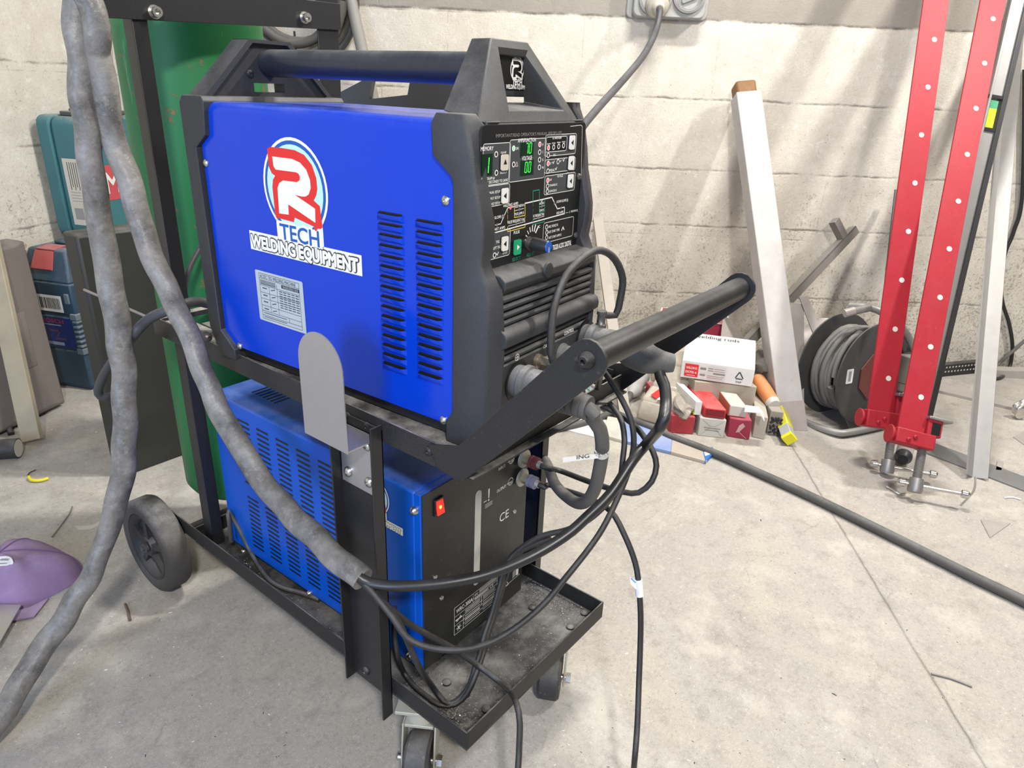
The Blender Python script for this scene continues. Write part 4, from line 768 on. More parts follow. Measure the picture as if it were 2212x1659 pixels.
tag(mb.build('metal_grit',[mat('grey_grit',(.22,.21,.20),.7,.2),mat('bright_grit',(.55,.54,.52),.35,.6)],None,smooth=0),'pale grinding grit scattered over the black lower tray','grit',kind='stuff')
# ================================================================ along the back wall, right side
def slab(p0,p1,w,t,side=None):
    """straight flat bar from p0 to p1: width w across the view, thickness t away from the camera -> frame function"""
    p0=np.array(p0,float);p1=np.array(p1,float); d=unit(p1-p0); s=unit(np.cross(d,WN)) if side is None else unit(np.array(side)-d*(d@np.array(side))); n=np.cross(s,d); n=n if n@FW>0 else -n
    L=np.linalg.norm(p1-p0)
    return (lambda x,y,z: p0+s*x+n*y+d*z),L,s,n,d
def cab(c,u,v,w,h): return [c+u*a*w+v*b*h for a,b in ((-.5,-.5),(.5,-.5),(.5,.5),(-.5,.5))]
# ---- wall socket
so=on_wall((1440,-6)); sk=thing('wall_socket','grey weatherproof twin socket box high on the painted block wall','socket',so-WN*.0)
U,V=WR,ZZ
def wp(px,off): return on_wall(px,off)
SKM=mat('grey_abs',(.36,.36,.345),.5,dust=.35)
c=(wp((1356,20),0)+wp((1524,24),0))/2; c=c+ZZ*.03; mb=MB(); mb.prism(rrect(c,U,V,.305,.125,.02),-WN*.012); mb.prism(rrect(c+ZZ*.005-WN*.010,U,V,.265,.13,.022),-WN*.048); mb.build('box',SKM,sk,bev=.004)
for q in ((1370,28),(1381,22),(1516,31),(1508,26)): screw(wp(q,.0125),-WN,.006,'box_screw',ZINC,sk,.003)
for q,nm in (((1415,-4),'socket_ring'),((1488,-10),'socket_ring')):
    p=wp(q,.052); mb=MB(); mb.lathe(p,-WN,[(0,.062),(.016,.060),(.018,.052),(.004,.048),(.003,.003)],40); mb.build(nm,mat('grey_abs_dark',(.27,.27,.26),.5,dust=.3),sk)
p=wp((1489,-4),.054); mb=MB(); mb.lathe(p,-WN,[(0,.044),(.006,.044),(.007,.036),(.003,.034),(.003,.002)],32); mb.prism(rrect(p-WN*.006,unit(U+ZZ*.4),unit(ZZ-U*.4),.06,.02,.006),-WN*.006); mb.build('socket_flap',mat('grey_abs_dark',(.27,.27,.26),.5,dust=.3),sk)
wl_=thing('wall_plug_lead',"dark cable with a dusty pale plug, drooping from the wall socket",'plug and cable',wp((1425,10),.07))
q0=wp((1418,8),.055); ax=unit(-WN-ZZ*.35); mb=MB(); mb.lathe(q0,ax,[(0,.042),(.03,.042),(.034,.038),(.05,.036),(.055,.024),(.07,.020),(.078,.016)],32); mb.build('plug',mat('dirty_cream_plastic',(.46,.42,.35),.55,dust=.5,scr=.3,dcol=(.3,.27,.24)),wl_)
q1=q0+ax*.072; Dw=dep(q1)
mb=MB(); mb.tube([q1,q1+ax*.03]+[px_d(p,Dw-k) for p,k in (((1418,62),.03),((1404,96),.08),((1384,128),.15),((1355,163),.25),((1322,200),.36),((1286,240),.5),((1255,280),.6),((1235,330),.66),((1226,400),.7),((1222,520),.72))]+[px_z((1150,905),.35),px_z((1135,850),.06),px_z((1120,815),.013),px_z((1000,800),.013)],.0115,16); mb.build('cable',mat('grey_mains_sheath',(.055,.055,.06),.5,dust=.25,dcol=(.3,.3,.33)),wl_)
# ---- red sash clamps leaning on the wall
CLR=mat('red_clamp_paint',(.35,.014,.025),.5,dust=.12,dcol=(.4,.3,.28),scr=.10,spec=.3); CIR=mat('worn_steel',(.30,.29,.28),.45,.75,dust=.4)
def clamp(foot_px,head_px,off,wd,label,holes,hk=1):
    foot=px_z(foot_px,.20); top=on_wall(head_px,off); d=unit(top-foot); top=foot+d*1.9
    fr,L,s,n,d=slab(foot,top,0,0,WR); r=thing('sash_clamp',label,'clamp',foot-ZZ*.20,'red sash clamps on the back wall')
    mb=MB(); h=wd/2; mb.box(-h,h,0,.007,-.01,L,fr=fr); mb.box(h-.008,h,.007,.034,-.01,L,fr=fr); mb.build('bar',CLR,r,bev=.001)
    for k in range(holes):
        c=fr(h*.25,-.0006,.10+k*.158); mb=MB(); mb.poly(disc(c,s,d,.0085,n=18)); mb.build('bar_hole',flat('hole_shade',(.60,.57,.52)),r,smooth=0)
    fr0=fr; fr=lambda x,y,z: fr0(h+(x-h)*(hk if x>h else 1),y*hk,z*hk)
    mb=MB(); mb.box(-h-.006,h+.036,-.016,.05,-.060,-.006,fr=fr); mb.box(h+.0,h+.052,-.014,.046,-.012,.052,fr=fr); mb.lathe(fr(-h-.006,.015,-.033),-s,[(-.01,.018),(.0,.022),(.012,.030)],20); mb.build('fixed_head',CLR,r,bev=.004)
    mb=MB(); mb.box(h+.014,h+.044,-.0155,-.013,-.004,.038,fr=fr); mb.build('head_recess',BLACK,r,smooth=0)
    mb=MB(); mb.box(h-.004,h+.078,-.024,.05,.048,.058,fr=fr); mb.build('jaw_plate',CIR,r,bev=.002)
    for k in (0,1): screw(fr(-h+.030+.018*k,-.016,-.043+.014*k),-n,.007,'head_rivet',CLR,r,.006)
    c=fr(h+.012,.016,-.055); e=c-d*(.098 if hk==1 else .092); mb=MB(); pr=[]
    for k in range(27): pr+= [(k*.0036,.0135),(k*.0036+.0018,.0112)]
    mb.lathe(c,-d,pr+[(.0985,.0135)],18); mb.build('screw_thread',CIR,r,smooth=20)
    hb=unit(WR*.93-WN*.36+ZZ*.02); mb=MB(); mb.lathe(e,-d,[(0,.019),(.034,.021),(.042,.019)],20); mb.build('screw_end',CIR,r)
    mb=MB(); m0=e-d*.02; a=m0-hb*.035; b=m0+hb*.125; mb.cyl(a,b,.0058,n=14)
    for p,q in ((a,-hb),(b,hb)): mb.lathe(p,q,[(-.008,.0075),(-.006,.012),(.008,.012),(.014,.007)],16)
    mb.build('tommy_bar',mat('bright_steel',(.62,.61,.6),.25,1),r); return r
clamp((1903,884),(2023,0),.40,.082,"left one of the two red sash clamps, in front of the cable reel",10)
clamp((1969,926),(2146,0),.40,.080,"right one of the two red sash clamps, next to the spirit level",10,.84)
# ---- spirit level beside the clamps
p0=px_d((1992,905),dep(px_z((1960,990),0))+.12); p1=on_wall((2205,0),.36); fr,L,s,n,d=slab(p0,p1,0,0,WR)
lev=thing('spirit_level',"aluminium spirit level with a yellow green vial, behind the right red clamp",'spirit level',p0)
ALU=mat('dusty_aluminium',(.42,.41,.40),.5,.7,dust=.3,scr=.15); mb=MB()
zv=float((on_wall((2144,242),.36)-p0)@d); zv=L*.742
for a,b in ((0,zv-.05),(zv+.05,L*1.22)): mb.box(-.028,.020,.006,.018,a,b,fr=fr)
mb.box(-.028,-.020,0,.026,0,L*1.22,fr=fr); mb.build('rail',ALU,lev,bev=.001)
mb=MB(); mb.box(.018,.034,-.002,.030,0,L*1.22,fr=fr); mb.build('edge_rail',mat('dark_rail_edge',(.06,.06,.062),.4,.4,dust=.3),lev,bev=.001)
mb=MB()
for q in (-.056,.050): mb.box(-.030,.024,.001,.022,zv+q,zv+q+.010,fr=fr)
mb.build('vial_holder',BLKC,lev); mb=MB(); mb.box(-.016,.010,.006,.016,zv-.044,zv+.018,fr=fr); mb.box(-.016,.010,.006,.016,zv+.018,zv+.044,1,fr=fr); o=mb.build('vial',[mat('yellow_green_vial',(.62,.75,.06),.2),flat('vial_cap',(.10,.40,.22),.3)],lev); o['label']='yellow-green vial'
# ---- aluminium angle standing on the floor
p0=px_z((2108,1030),0.010); p1=on_wall((2178,200),.22); p1=p0+(p1-p0)*1.24
fr,L,s,n,d=slab(p0,p1,0,0,WR); mb=MB(); mb.hexa([fr(-.036,-.006,0),fr(0,.022,0),fr(.003,.019,0),fr(-.033,-.010,0),fr(-.036,-.006,L),fr(0,.022,L),fr(.003,.019,L),fr(-.033,-.010,L)]); mb.hexa([fr(-.001,.018,0),fr(.033,-.008,0),fr(.036,-.005,0),fr(.001,.022,0),fr(-.001,.018,L),fr(.033,-.008,L),fr(.036,-.005,L),fr(.001,.022,L)])
tag(mb.build('angle_bar',mat('pale_aluminium_angle',(.36,.35,.335),.55,.6,dust=.2),None),'long pale aluminium angle standing on the floor right of the clamps','metal bar')
hose('bent_wire','thin bent steel wire on the floor at the foot of the aluminium angle',[px_z(p,.004) for p in ((2108,1028),(2107,1048),(2102,1062),(2088,1078),(2076,1090))],.0022,'wire',ZINC)
# dark strip behind the left clamp
p0=px_d((1908,700),dep(px_z((1930,985),0))+.42); p1=on_wall((1940,410),.06); fr,L,s,n,d=slab(p0,p1,0,0,WR); p0b=p0-d*(p0[2]/d[2]); fr,L,s,n,d=slab(p0b,p1,0,0,WR); mb=MB(); mb.box(-.012,.014,0,.006,0,L,fr=fr); mb.box(.010,.014,-.02,.006,0,L,fr=fr); tag(mb.build('steel_angle',BLKC,None),'short black steel angle standing against the wall behind the left red clamp','metal bar')
# ---- white-painted box section with a wood block in its top
f0=px_z((1716,930),.0); t0=on_wall((1618,196),.125); r=thing('box_section',"leaning pale painted steel box section with a wood block in its top end",'steel section',f0)
fr,L,s,n,d=slab(f0,t0,0,0,WR); wpm=mat('chipped_white_paint',(.50,.48,.47),.55,dust=.2,scr=.7,scol=(.20,.18,.17),bmp=.15,var=.28,vs=9)
w=.047; z=.0; mb=MB()
for a in (0,1):
    pass
flo=lambda q: q-d*((q[2]-.002)/d[2]); P=[flo(fr(x,y,0)) for x,y in ((-w,0),(w,0),(w,.075),(-w,.075))]+[fr(x,y,L) for x,y in ((-w,0),(w,0),(w,.075),(-w,.075))]; mb.hexa(P); mb.build('section',wpm,r,bev=.003)
mb=MB(); cr=((-w-.001,-.001),(w+.001,-.001),(w+.001,.076),(-w-.001,.076)); mb.hexa([flo(fr(x,y,0))-ZZ*.001 for x,y in cr]+[fr(x,y,.105) for x,y in cr]); mb.build('bare_foot',mat('bare_dirty_steel',(.42,.37,.36),.6,.3,dust=.3),r)
mb=MB(); mb.box(-w+.004,w-.012,.004,.07,L-.02,L+.048,fr=fr); mb.build('wood_block',mat('stained_wood',(.20,.095,.03),.6,var=.35,vs=60),r,bev=.01)
# ---- steel brackets behind it
STL=mat('dusty_mild_steel',(.27,.25,.235),.5,.5,dust=.5)
p0=px_d((1620,742),2.62); p1=on_wall((1853,495),.075); fr,L,s,n,d=slab(p0,p1,0,0); mb=MB(); mb.box(-.017,.017,0,.005,0,L,fr=fr); mb.box(.012,.017,0,.036,0,L,fr=fr); q=fr(.04,0,L-.06); mb.hexa([fr(.015+a,b,L-.095+e) for e in (0,.034) for a,b in ((0,0),(.085,0),(.085,.03),(0,.03))]); tag(mb.build('steel_angle',STL,None,bev=.001),'long dusty steel angle leaning diagonally on the wall behind the pale box section','metal bar')
for a,b,wd,lb in (((1722,760),(1722,655),.052,"left one of two short grey steel flats between box section and cable reel"),((1775,742),(1736,640),.034,"right one of two short grey steel flats between box section and cable reel")):
    p0=px_d(a,2.60); p1=px_d(b,2.66); p0=p0-unit(p1-p0)*0; fr,L,s,n,d=slab(p0,p1,0,0,WR); k=p0[2]/d[2] if d[2]>0 else 0
    mb=MB(); mb.box(-wd/2,wd/2,0,.006,-k,L,fr=fr); tag(mb.build('steel_flat',STL,None,bev=.001),lb,'metal bar')
# broken block lying at the wall foot
bm=bmesh.new(); bmesh.ops.create_icosphere(bm,subdivisions=3,radius=1)
rnd=random.Random(11)
def lump(name,c,r,m,label,cat,seed=1,amp=.25,lift=True,rot=0):
    rn=random.Random(seed); K=[(np.array([rn.gauss(0,1) for _ in range(3)])*1.6,rn.uniform(0,6.3)) for _ in range(9)]
    mb=MB(); vs=[]
    for v in bm.verts:
        p=np.array(v.co); k=1+amp*sum(math.sin(q@p*1.7+f) for q,f in K)/3.2; p=p*k; p=np.array([math.cos(rot)*p[0]-math.sin(rot)*p[1],math.sin(rot)*p[0]+math.cos(rot)*p[1],p[2]])
        vs.append(np.array(c)+WR*p[0]*r[0]+WN*p[1]*r[1]+ZZ*p[2]*r[2])
    if lift:
        z=min(v[2] for v in vs)
        for v in vs: v[2]-=z-.001
    mb.add(vs,[[q.index for q in f.verts] for f in bm.faces]); return tag(mb.build(name,m,None,smooth=35),label,cat)
bm.verts.index_update()
lump('concrete_lump',px_z((1760,805),0),(.12,.09,.10),mat('crumbly_mortar',(.56,.52,.49),.9,var=.25,bmp=.4,bs=90),'crumbly pale mortar lump at the wall foot, behind the pale box section','rubble',4,.3)
# ---- cable reel on a tube stand
hubpx=(1899,812); RC=px_d(hubpx,2.50); ra=unit(-WN*.80-WR*(-.42)-ZZ*.0); RR=.188
ra=unit(-WN*.86+WR*.42+ZZ*.10)
RC=px_d((1890,818),2.46); RC[2]=max(RC[2],RR+.012)
reel=thing('cable_reel',"black reel wound with grey cable on a tube frame behind the red clamps",'cable reel',np.array([RC[0],RC[1],0]))
RB=RC-ra*.175
FLM=mat('scuffed_black_flange',(.055,.054,.053),.5,dust=.35,scr=.12)
mb=MB(); mb.lathe(RC,-ra,[(0,.006),(0,RR-.006),(.002,RR),(.008,RR),(.010,RR-.005),(.012,.02)],64); mb.build('front_flange',FLM,reel)
mb=MB(); mb.lathe(RB,ra,[(0,.006),(0,RR-.004),(.003,RR+.004),(.009,RR+.004),(.012,.02)],64); mb.build('rear_flange',FLM,reel)
mb=MB(); mb.cyl(RB,RC,.075,n=32); mb.build('drum',BLKC,reel)
uu=unit(np.cross(ra,ZZ)); vv=np.cross(uu,ra); vv=vv if vv[2]>0 else -vv
mb=MB(); rn=random.Random(2); pts=[]
for k in range(24*9):
    a=2*math.pi*k/24; t=.018+.14*((k/24*.37)%1 if int(k/24*.37)%2==0 else 1-(k/24*.37)%1); rad=.128+.010*(k/(24*9))*2+.006*math.sin(k*.13); pts.append(RB+ra*t+uu*rad*math.cos(a)+vv*rad*math.sin(a))
mb.tube(pts,.0098,10,0,True,False); 
pts=[]
for k in range(24*5):
    a=2*math.pi*k/24; t=.024+.13*abs(((k/24)*.31+.2)%2-1); rad=.152+.004*math.sin(k*.21); pts.append(RB+ra*t+uu*rad*math.cos(a)+vv*rad*math.sin(a))
mb.tube(pts,.0098,10,0,True,False); mb.build('wound_cable',mat('grey_reel_cable',(.155,.148,.14),.6,dust=.35),reel,smooth=60)
mb=MB(); oc=[RC+ra*.001+uu*.088*math.cos(math.pi/8+k*math.pi/4)*1.02+vv*.088*math.sin(math.pi/8+k*math.pi/4) for k in range(8)]; mb.prism(oc,ra*.004); mb.build('hub_plate',mat('brown_red_plate',(.17,.045,.035),.5,dust=.2),reel)
mb=MB(); sp=RC+ra*.0015-uu*.135*(1 if uu@WR>0 else -1)+vv*.015; mb.prism(rrect(sp,uu,vv,.032,.052,.004),ra*.0006,0); mb.strip([sp+ra*.001-vv*.012,sp+ra*.001+vv*.012],.012,ra,1); mb.build('sticker',[flat('tag_white',(.78,.80,.82),.5),flat('grey_print_light',(.30,.30,.29))],reel,smooth=0)
mb=MB(); wr=uu if uu@WR>0 else -uu
tb=[RC+ra*.035-wr*.20-vv*(RC[2]-.014)]
fb=np.array([RC[0],RC[1],.014])
mb.tube([fb+ra*(-.21)-wr*.155,fb+ra*(-.08)-wr*.185,fb+ra*.02-wr*.17,fb+ra*.045-wr*.12,fb+ra*.05+wr*.10,fb+ra*.05+wr*.19,fb+ra*.04+wr*.20+ZZ*.03,fb+ra*.03+wr*.18+ZZ*.2,RC+ra*.02+wr*.08+vv*.16,RC-ra*.02-wr*.02+vv*(RR+.045),RC-ra*.10-wr*.06+vv*(RR+.05)],.0125,16,0); mb.build('tube_stand',mat('worn_grey_tube',(.33,.325,.31),.45,.5,dust=.35,scr=.2),reel)
mb=MB(); a=RC-ra*.02-wr*.02+vv*(RR+.045); b=RC-ra*.10-wr*.10+vv*(RR+.05); mb.cyl(px_d((1880,664),dep(a)),px_d((1826,676),dep(a)),.0135,n=16); mb.cyl(px_d((1845,671),dep(a)),px_d((1824,677),dep(a)),.0145,n=16,mi=1); mb.build('carry_grip',[mat('worn_grey_tube',(.33,.325,.31),.45,.5),mat('bright_worn_tube',(.60,.58,.54),.4,.6)],reel)
mb=MB(); pg=RC+ra*.004+wr*.05; mb.box(-.035,.035,-.03,.03,0,.10,fr=lambda x,y,z: pg+wr*(x+.07)+ra*(y+.03)+vv*(z-.03)); mb.lathe(pg+wr*.07+ra*.03-vv*.03,-vv,[(0,.032),(.03,.030),(.034,.024)],20); mb.build('reel_socket',mat('grey_green_plastic',(.24,.24,.21),.55,dust=.4),reel,bev=.004)
# plug lying under the clamp heads
c=px_z((1952,985),.03); mb=MB(); d=unit(px_z((1962,948),.03)-c); mb.lathe(c-d*.03,d,[(0,.016),(.012,.020),(.02,.026),(.03,.026)],24,1); mb.lathe(c,d,[(0,.026),(.07,.026),(.075,.020)],24,0); tag(mb.build('cable_plug',[mat('dusty_white_plug',(.46,.45,.42),.5,dust=.3),BLKC],None),"dusty pale plug on the floor under the two red clamp heads",'plug')
# ---- cable hanging at the far right, flat bars and scraps on the floor
hose('hanging_cable',"thin black cable hanging down the wall at the far right edge",[on_wall((2213,150),.015),on_wall((2208,420),.015),on_wall((2190,500),.015),on_wall((2172,545),.016),on_wall((2163,600),.016),on_wall((2165,650),.016),on_wall((2180,700),.018),on_wall((2187,750),.02),on_wall((2180,795),.03),px_z((2163,815),.008),px_z((2148,818),.008)],.0075,'cable')
hose('hanging_cable',"dusty grey cable at the far right edge, crossing the hanging thin black cable",[px_z((2146,815),.008),on_wall((2155,790),.05),on_wall((2172,772),.05),on_wall((2190,757),.05),on_wall((2214,735),.05)],.0072,'cable',mat('dusty_grey_cable2',(.13,.125,.12),.6))
def floor_bar(a,b,w,h,name,label,m,z=0,cat='metal bar'):
    p=px_z(a,z);q=px_z(b,z); d=unit(q-p); s=np.array([-d[1],d[0],0]); s=s if s@FW>0 else -s
    mb=MB(); mb.hexa([p,q,q+s*w,p+s*w]+[v+ZZ*h for v in (p,q,q+s*w,p+s*w)]); return tag(mb.build(name,m,None,bev=.001),label,cat)
floor_bar((2010,845),(2330,920),.085,.012,'timber_batten',"long dirty flat batten on the floor by the wall behind the aluminium angle",mat('dusty_batten',(.40,.365,.33),.6,dust=.3),.0,'batten')
floor_bar((1960,965),(2330,1108),.10,.006,'steel_strip',"dark grey steel strip flat on the floor behind the aluminium angle's foot",mat('dark_grey_strip',(.20,.20,.195),.5,.3,dust=.1))
floor_bar((1998,818),(2114,806),.03,.055,'slotted_rail',"black slotted rail at the wall foot between right clamp and aluminium angle",BLKC)
sl=MB(); a=px_z((1998,818),0);b=px_z((2114,806),0); d=unit(b-a); L=np.linalg.norm(b-a); s=np.array([d[1],-d[0],0]); s=-s if s@FW>0 else s
for r_ in (.02,.04):
    for k in range(16):
        o=a+d*(.012+k*(L-.02)/16)+ZZ*r_+s*.0008; sl.poly([o,o+d*.008,o+d*.008+ZZ*.007,o+ZZ*.007],0)
rail=bpy.data.objects['slotted_rail']; o_=sl.build('rail_slots',flat('slot_light',(.55,.53,.5)),rail,smooth=0)
floor_bar((2128,815),(2330,822),.05,.035,'timber_batten','stacked dirty batten along the wall foot at the far right edge',mat('dusty_batten',(.40,.365,.33),.6,dust=.3),0,'batten')
def floor_plate(pxs,name,label,m,h=.003,cat='offcut',z=0):
    mb=MB(); P=[px_z(p,z) for p in pxs]; mb.prism(P,ZZ*h); return tag(mb.build(name,m,None,smooth=0),label,cat)
OFF=mat('steel_offcut',(.45,.41,.38),.45,.4,dust=.3)
floor_plate([(2118,1124),(2182,1132),(2138,1163)],'steel_offcut','triangular steel offcut lying on the bare floor at the far right',OFF)
floor_plate([(2150,1018),(2154,998),(2167,1000),(2162,1019)],'steel_offcut','small square steel offcut right of the foot of the aluminium angle',OFF,.006)
floor_plate([(2188,945),(2240,918),(2260,965),(2212,962)],'steel_offcut','thin grey plate lying on the floor at the right edge of the picture',OFF)
lump('shackle',px_z((2198,905),0),(.030,.02,.035),ZINC,'small bright metal clip beside the batten at the far right','fitting',9,.25)
hose('metal_scrap','curled sliver of bright metal on the floor in front of the red clamps',[px_z(p,.004) for p in ((1915,1052),(1928,1058),(1935,1064),(1944,1067),(1955,1066))],.0035,'scrap',ZINC)
for k,(a,b,lb) in enumerate((((2012,1455),(2100,1483),"short dark wire on the floor beside the long floor joint, lower right"),((2170,1075),(2205,1079),'short white thread of swarf on the floor at the right edge'))):
    hose('wire_scrap',lb,[px_z(a,.003),px_z(((a[0]+b[0])/2,(a[1]+b[1])/2-3),.003),px_z(b,.003)],.0022,'scrap',[STL,WHITE][k])
# ---- thick mains lead across the floor, its coupling, smaller lead
FLM2=mat('grey_floor_cable',(.075,.072,.070),.6,dust=.45,dcol=(.30,.29,.28))
hose('floor_cable','thick dark grey cable running across the concrete floor to the right edge',[px_z(p,.014) for p in ((1296,872),(1330,893),(1377,912),(1413,926),(1449,943),(1504,964),(1560,986),(1640,1022),(1720,1058),(1800,1096),(1900,1145),(2000,1195),(2110,1250),(2230,1308),(2420,1410),(2700,1540))],.0135,'cable',FLM2)
kk=thing('coupling_lead',"grey cable with a pale grey coupling on the floor behind the looped hoses",'plug and cable',px_z((1330,890),0))
mb=MB(); mb.tube([px_z(p,.013) for p in ((1150,926),(1185,927),(1223,922),(1261,913),(1296,902),(1323,889))]+[px_z((1344,876),.02),px_z((1357,862),.03),px_z((1362,850),.035)],.0125,16); mb.build('cable',FLM2,kk)
a=px_z((1361,852),.035); b=px_z((1385,812),.05); d=unit(b-a); mb=MB(); mb.lathe(a,d,[(0,.014),(.012,.022),(.035,.030),(.04,.034),(.06,.034),(.065,.031),(.12,.031),(.125,.036),(.16,.036)],28); mb.build('coupling',mat('pale_grey_coupling',(.38,.38,.38),.5,dust=.3),kk)
# ================================================================ heap of welding-rod packets
def floor_box(bl,br,H,Ln,z0=0,skew=0,tilt=0):
    p=px_z(bl,z0); q=px_z(br,z0); u=unit(q-p); s=np.array([-u[1],u[0],0]); s=s if s@FW>0 else -s; s=unit(s+u*skew)
    lo=[p,q,q+s*Ln,p+s*Ln]; return [v+ZZ*(tilt*Ln if i>1 else 0) for i,v in enumerate(lo)]+[v+ZZ*(H+(tilt*Ln if i>1 else 0)) for i,v in enumerate(lo)]
CRD=mat('red_card',(.43,.035,.05),.55,dust=.35,dcol=(.5,.46,.43),scr=.12); DRD=mat('dark_red_card',(.36,.025,.06),.55,dust=.3,dcol=(.5,.46,.43),scr=.10); GWH=mat('grubby_white_card',(.60,.585,.53),.65,dust=.5,dcol=(.35,.33,.3),scr=.15); BEI=mat('grubby_beige_card',(.46,.42,.34),.7,dust=.5,scr=.2); WHT=mat('clean_white_card',(.80,.80,.79),.45,dust=.25,dcol=(.5,.5,.5)); PLR=mat('red_plastic_case',(.55,.025,.03),.35,dust=.3,dcol=(.5,.4,.38))
def packet(name,label,h,m,cat='packet',bev=.003):
    mb=MB(); mb.hexa(h); return tag(mb.build(name,m,None,bev=bev),label,cat,None)
packet('rod_packet',"red card packet, leftmost in the heap's bottom row",floor_box((1446,935),(1497,939),.068,.30,skew=-.22),CRD)
o=packet('rod_packet',"grubby white packet with faded print, second from left in the heap's bottom row",floor_box((1507,941),(1563,947),.070,.30,skew=-.22),GWH)
def on_front(h,o,items):
    """marks on the front face of a packet"""
    p,q,a=h[0],h[1],h[4]; u=q-p; v=a-p; n=unit(np.cross(u,v)); n=-n if n@FW>0 else n
    mb=MB()
    for it in items:
        if it[0]=='q': mb.poly([p+u*x+v*y+n*.0022 for x,y in it[1]],it[2])
        elif it[0]=='l': mb.strip([p+u*it[1][0]+v*it[1][1]+n*.0024,p+u*it[2][0]+v*it[2][1]+n*.0024],it[3],n,it[4])
        elif it[0]=='t': mb.text(it[1],p+u*it[2][0]+v*it[2][1]+n*.0028,unit(u),unit(v),it[3],it[4],it[5],.01)
    return mb
LINK=flat('faint_ink',(.25,.24,.23)); 
h=floor_box((1507,941),(1563,947),.070,.30,skew=-.22); mb=on_front(h,o,[('l',(.1,.9),(.4,.6),.001,0),('l',(.4,.6),(.6,.6),.001,0),('l',(.6,.6),(.9,.9),.001,0),('l',(.1,.1),(.4,.5),.001,0),('l',(.9,.1),(.6,.5),.001,0),('l',(.2,.5),(.8,.48),.003,0),('l',(.25,.38),(.75,.36),.003,0)]); mb.build('faded_print',LINK,o,smooth=0)
o=packet('rod_packet',"dark red packet with a pale flame mark, in the heap's bottom row",floor_box((1570,943),(1618,951),.072,.30,skew=-.22),DRD)
h=floor_box((1570,943),(1618,951),.072,.30,skew=-.22); mb=on_front(h,o,[('q',((.35,.3),(.5,.35),(.72,.7),(.6,.85),(.45,.7)),0),('l',(.5,.35),(.85,.08),.002,0)]); mb.build('flame_mark',flat('faded_pink',(.62,.36,.38)),o,smooth=0)
packet('rod_packet',"grubby beige packet right of the dark red one in the heap's bottom row",floor_box((1624,944),(1650,950),.085,.28,skew=-.22),BEI)
ob=packet('rod_bundle','torn brown sleeve full of black rod ends, beside the beige packet',floor_box((1656,938),(1683,942),.092,.28,skew=-.22),mat('torn_brown_paper',(.33,.29,.24),.8,dust=.4,scr=.25))
h=floor_box((1656,938),(1683,942),.092,.28,skew=-.22); rn=random.Random(5); p,u,v=h[0],h[1]-h[0],h[4]-h[0]; mb=MB()
for _ in range(46): q=p+u*rn.uniform(.1,.9)+v*rn.uniform(.08,.75); mb.cyl(q+FW*.002,q-unit(np.array([FW[0],FW[1],0]))*rn.uniform(.004,.014),.0032,n=7)
mb.build('rod_ends',mat('black_rod_ends',(.03,.03,.03),.5,dust=.5),ob)
# yellow capped tube
a=px_z((1704,945),.03); b=px_z((1668,842),.07); b=a+unit(b-a)*.34; d=unit(b-a); q=thing('rod_tube',"yellow plastic tube with a clear yellow-capped end, right end of the heap",'tube',a-ZZ*.03)
mb=MB(); mb.tube([a,a+d*.055],[.026,.026],4,0,True,False); mb.build('clear_end',mat('cloudy_plastic',(.52,.54,.55),.25,trans=.2,dust=.3),q,bev=.003); mb=MB(); mb.tube([a+d*.052,a+d*.08,b],[.027,.030,.028],4,0,True,False); mb.build('tube_body',mat('yellow_film',(.62,.56,.04),.3,scr=.2,dust=.2),q,bev=.004); mb=MB(); mb.tube([a-d*.012,a+d*.003],[.027,.027],4,0,True,False); mb.build('end_cap',flat('yellow_cap',(.80,.72,.02),.4),q,bev=.002)
# orange rods roll
a=px_z((1668,868),.10); b=px_z((1636,820),.13); q=thing('rod_roll',"orange rod roll with torn end, between the white box and the yellow tube",'bundle',a-ZZ*.03); mb=MB(); mb.tube([a,(a+b)/2,b],[.024,.027,.026],16); mb.build('bundle',mat('orange_wrap',(.66,.24,.07),.45,dust=.25,dcol=(.5,.45,.4),scr=.25),q); mb=MB(); mb.tube([a-unit(b-a)*.02,a],[.020,.025],16); mb.build('torn_end',GWH,q)
# upper row
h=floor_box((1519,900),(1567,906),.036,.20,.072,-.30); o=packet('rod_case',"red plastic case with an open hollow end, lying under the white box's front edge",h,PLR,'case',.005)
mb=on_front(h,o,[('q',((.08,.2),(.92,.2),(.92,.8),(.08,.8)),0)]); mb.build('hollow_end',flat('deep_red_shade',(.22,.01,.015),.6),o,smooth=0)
packet('booklet','thin white booklet with yellow edge, standing left of the red plastic case',floor_box((1499,896),(1513,897),.050,.17,.072,-.28),WHT,'booklet',.001); o=bpy.data.objects['booklet']; h=floor_box((1499,896),(1513,897),.050,.17,.072,-.28); e=unit(h[1]-h[0])*.002; mb=MB(); mb.hexa([h[0]-e,h[0],h[3],h[3]-e,h[0]-e+ZZ*.007,h[0]+ZZ*.007,h[3]+ZZ*.007,h[3]-e+ZZ*.007]); mb.build('yellow_edge',flat('yellow_cap',(.80,.72,.02),.4),o)
o=packet('rod_packet','opened pale packet with an orange side, lying right of the red plastic case',floor_box((1574,898),(1611,903),.040,.22,.074,-.28),GWH); h=floor_box((1574,898),(1611,903),.040,.22,.074,-.28); e=unit(h[1]-h[0]); mb=MB(); mb.hexa([h[0]-e*.002,h[0]-e*.0005,h[3]-e*.0005,h[3]-e*.002,h[4]-e*.002,h[4]-e*.0005,h[7]-e*.0005,h[7]-e*.002]); mb.build('orange_side',flat('faded_orange',(.62,.20,.13)),o,smooth=0)
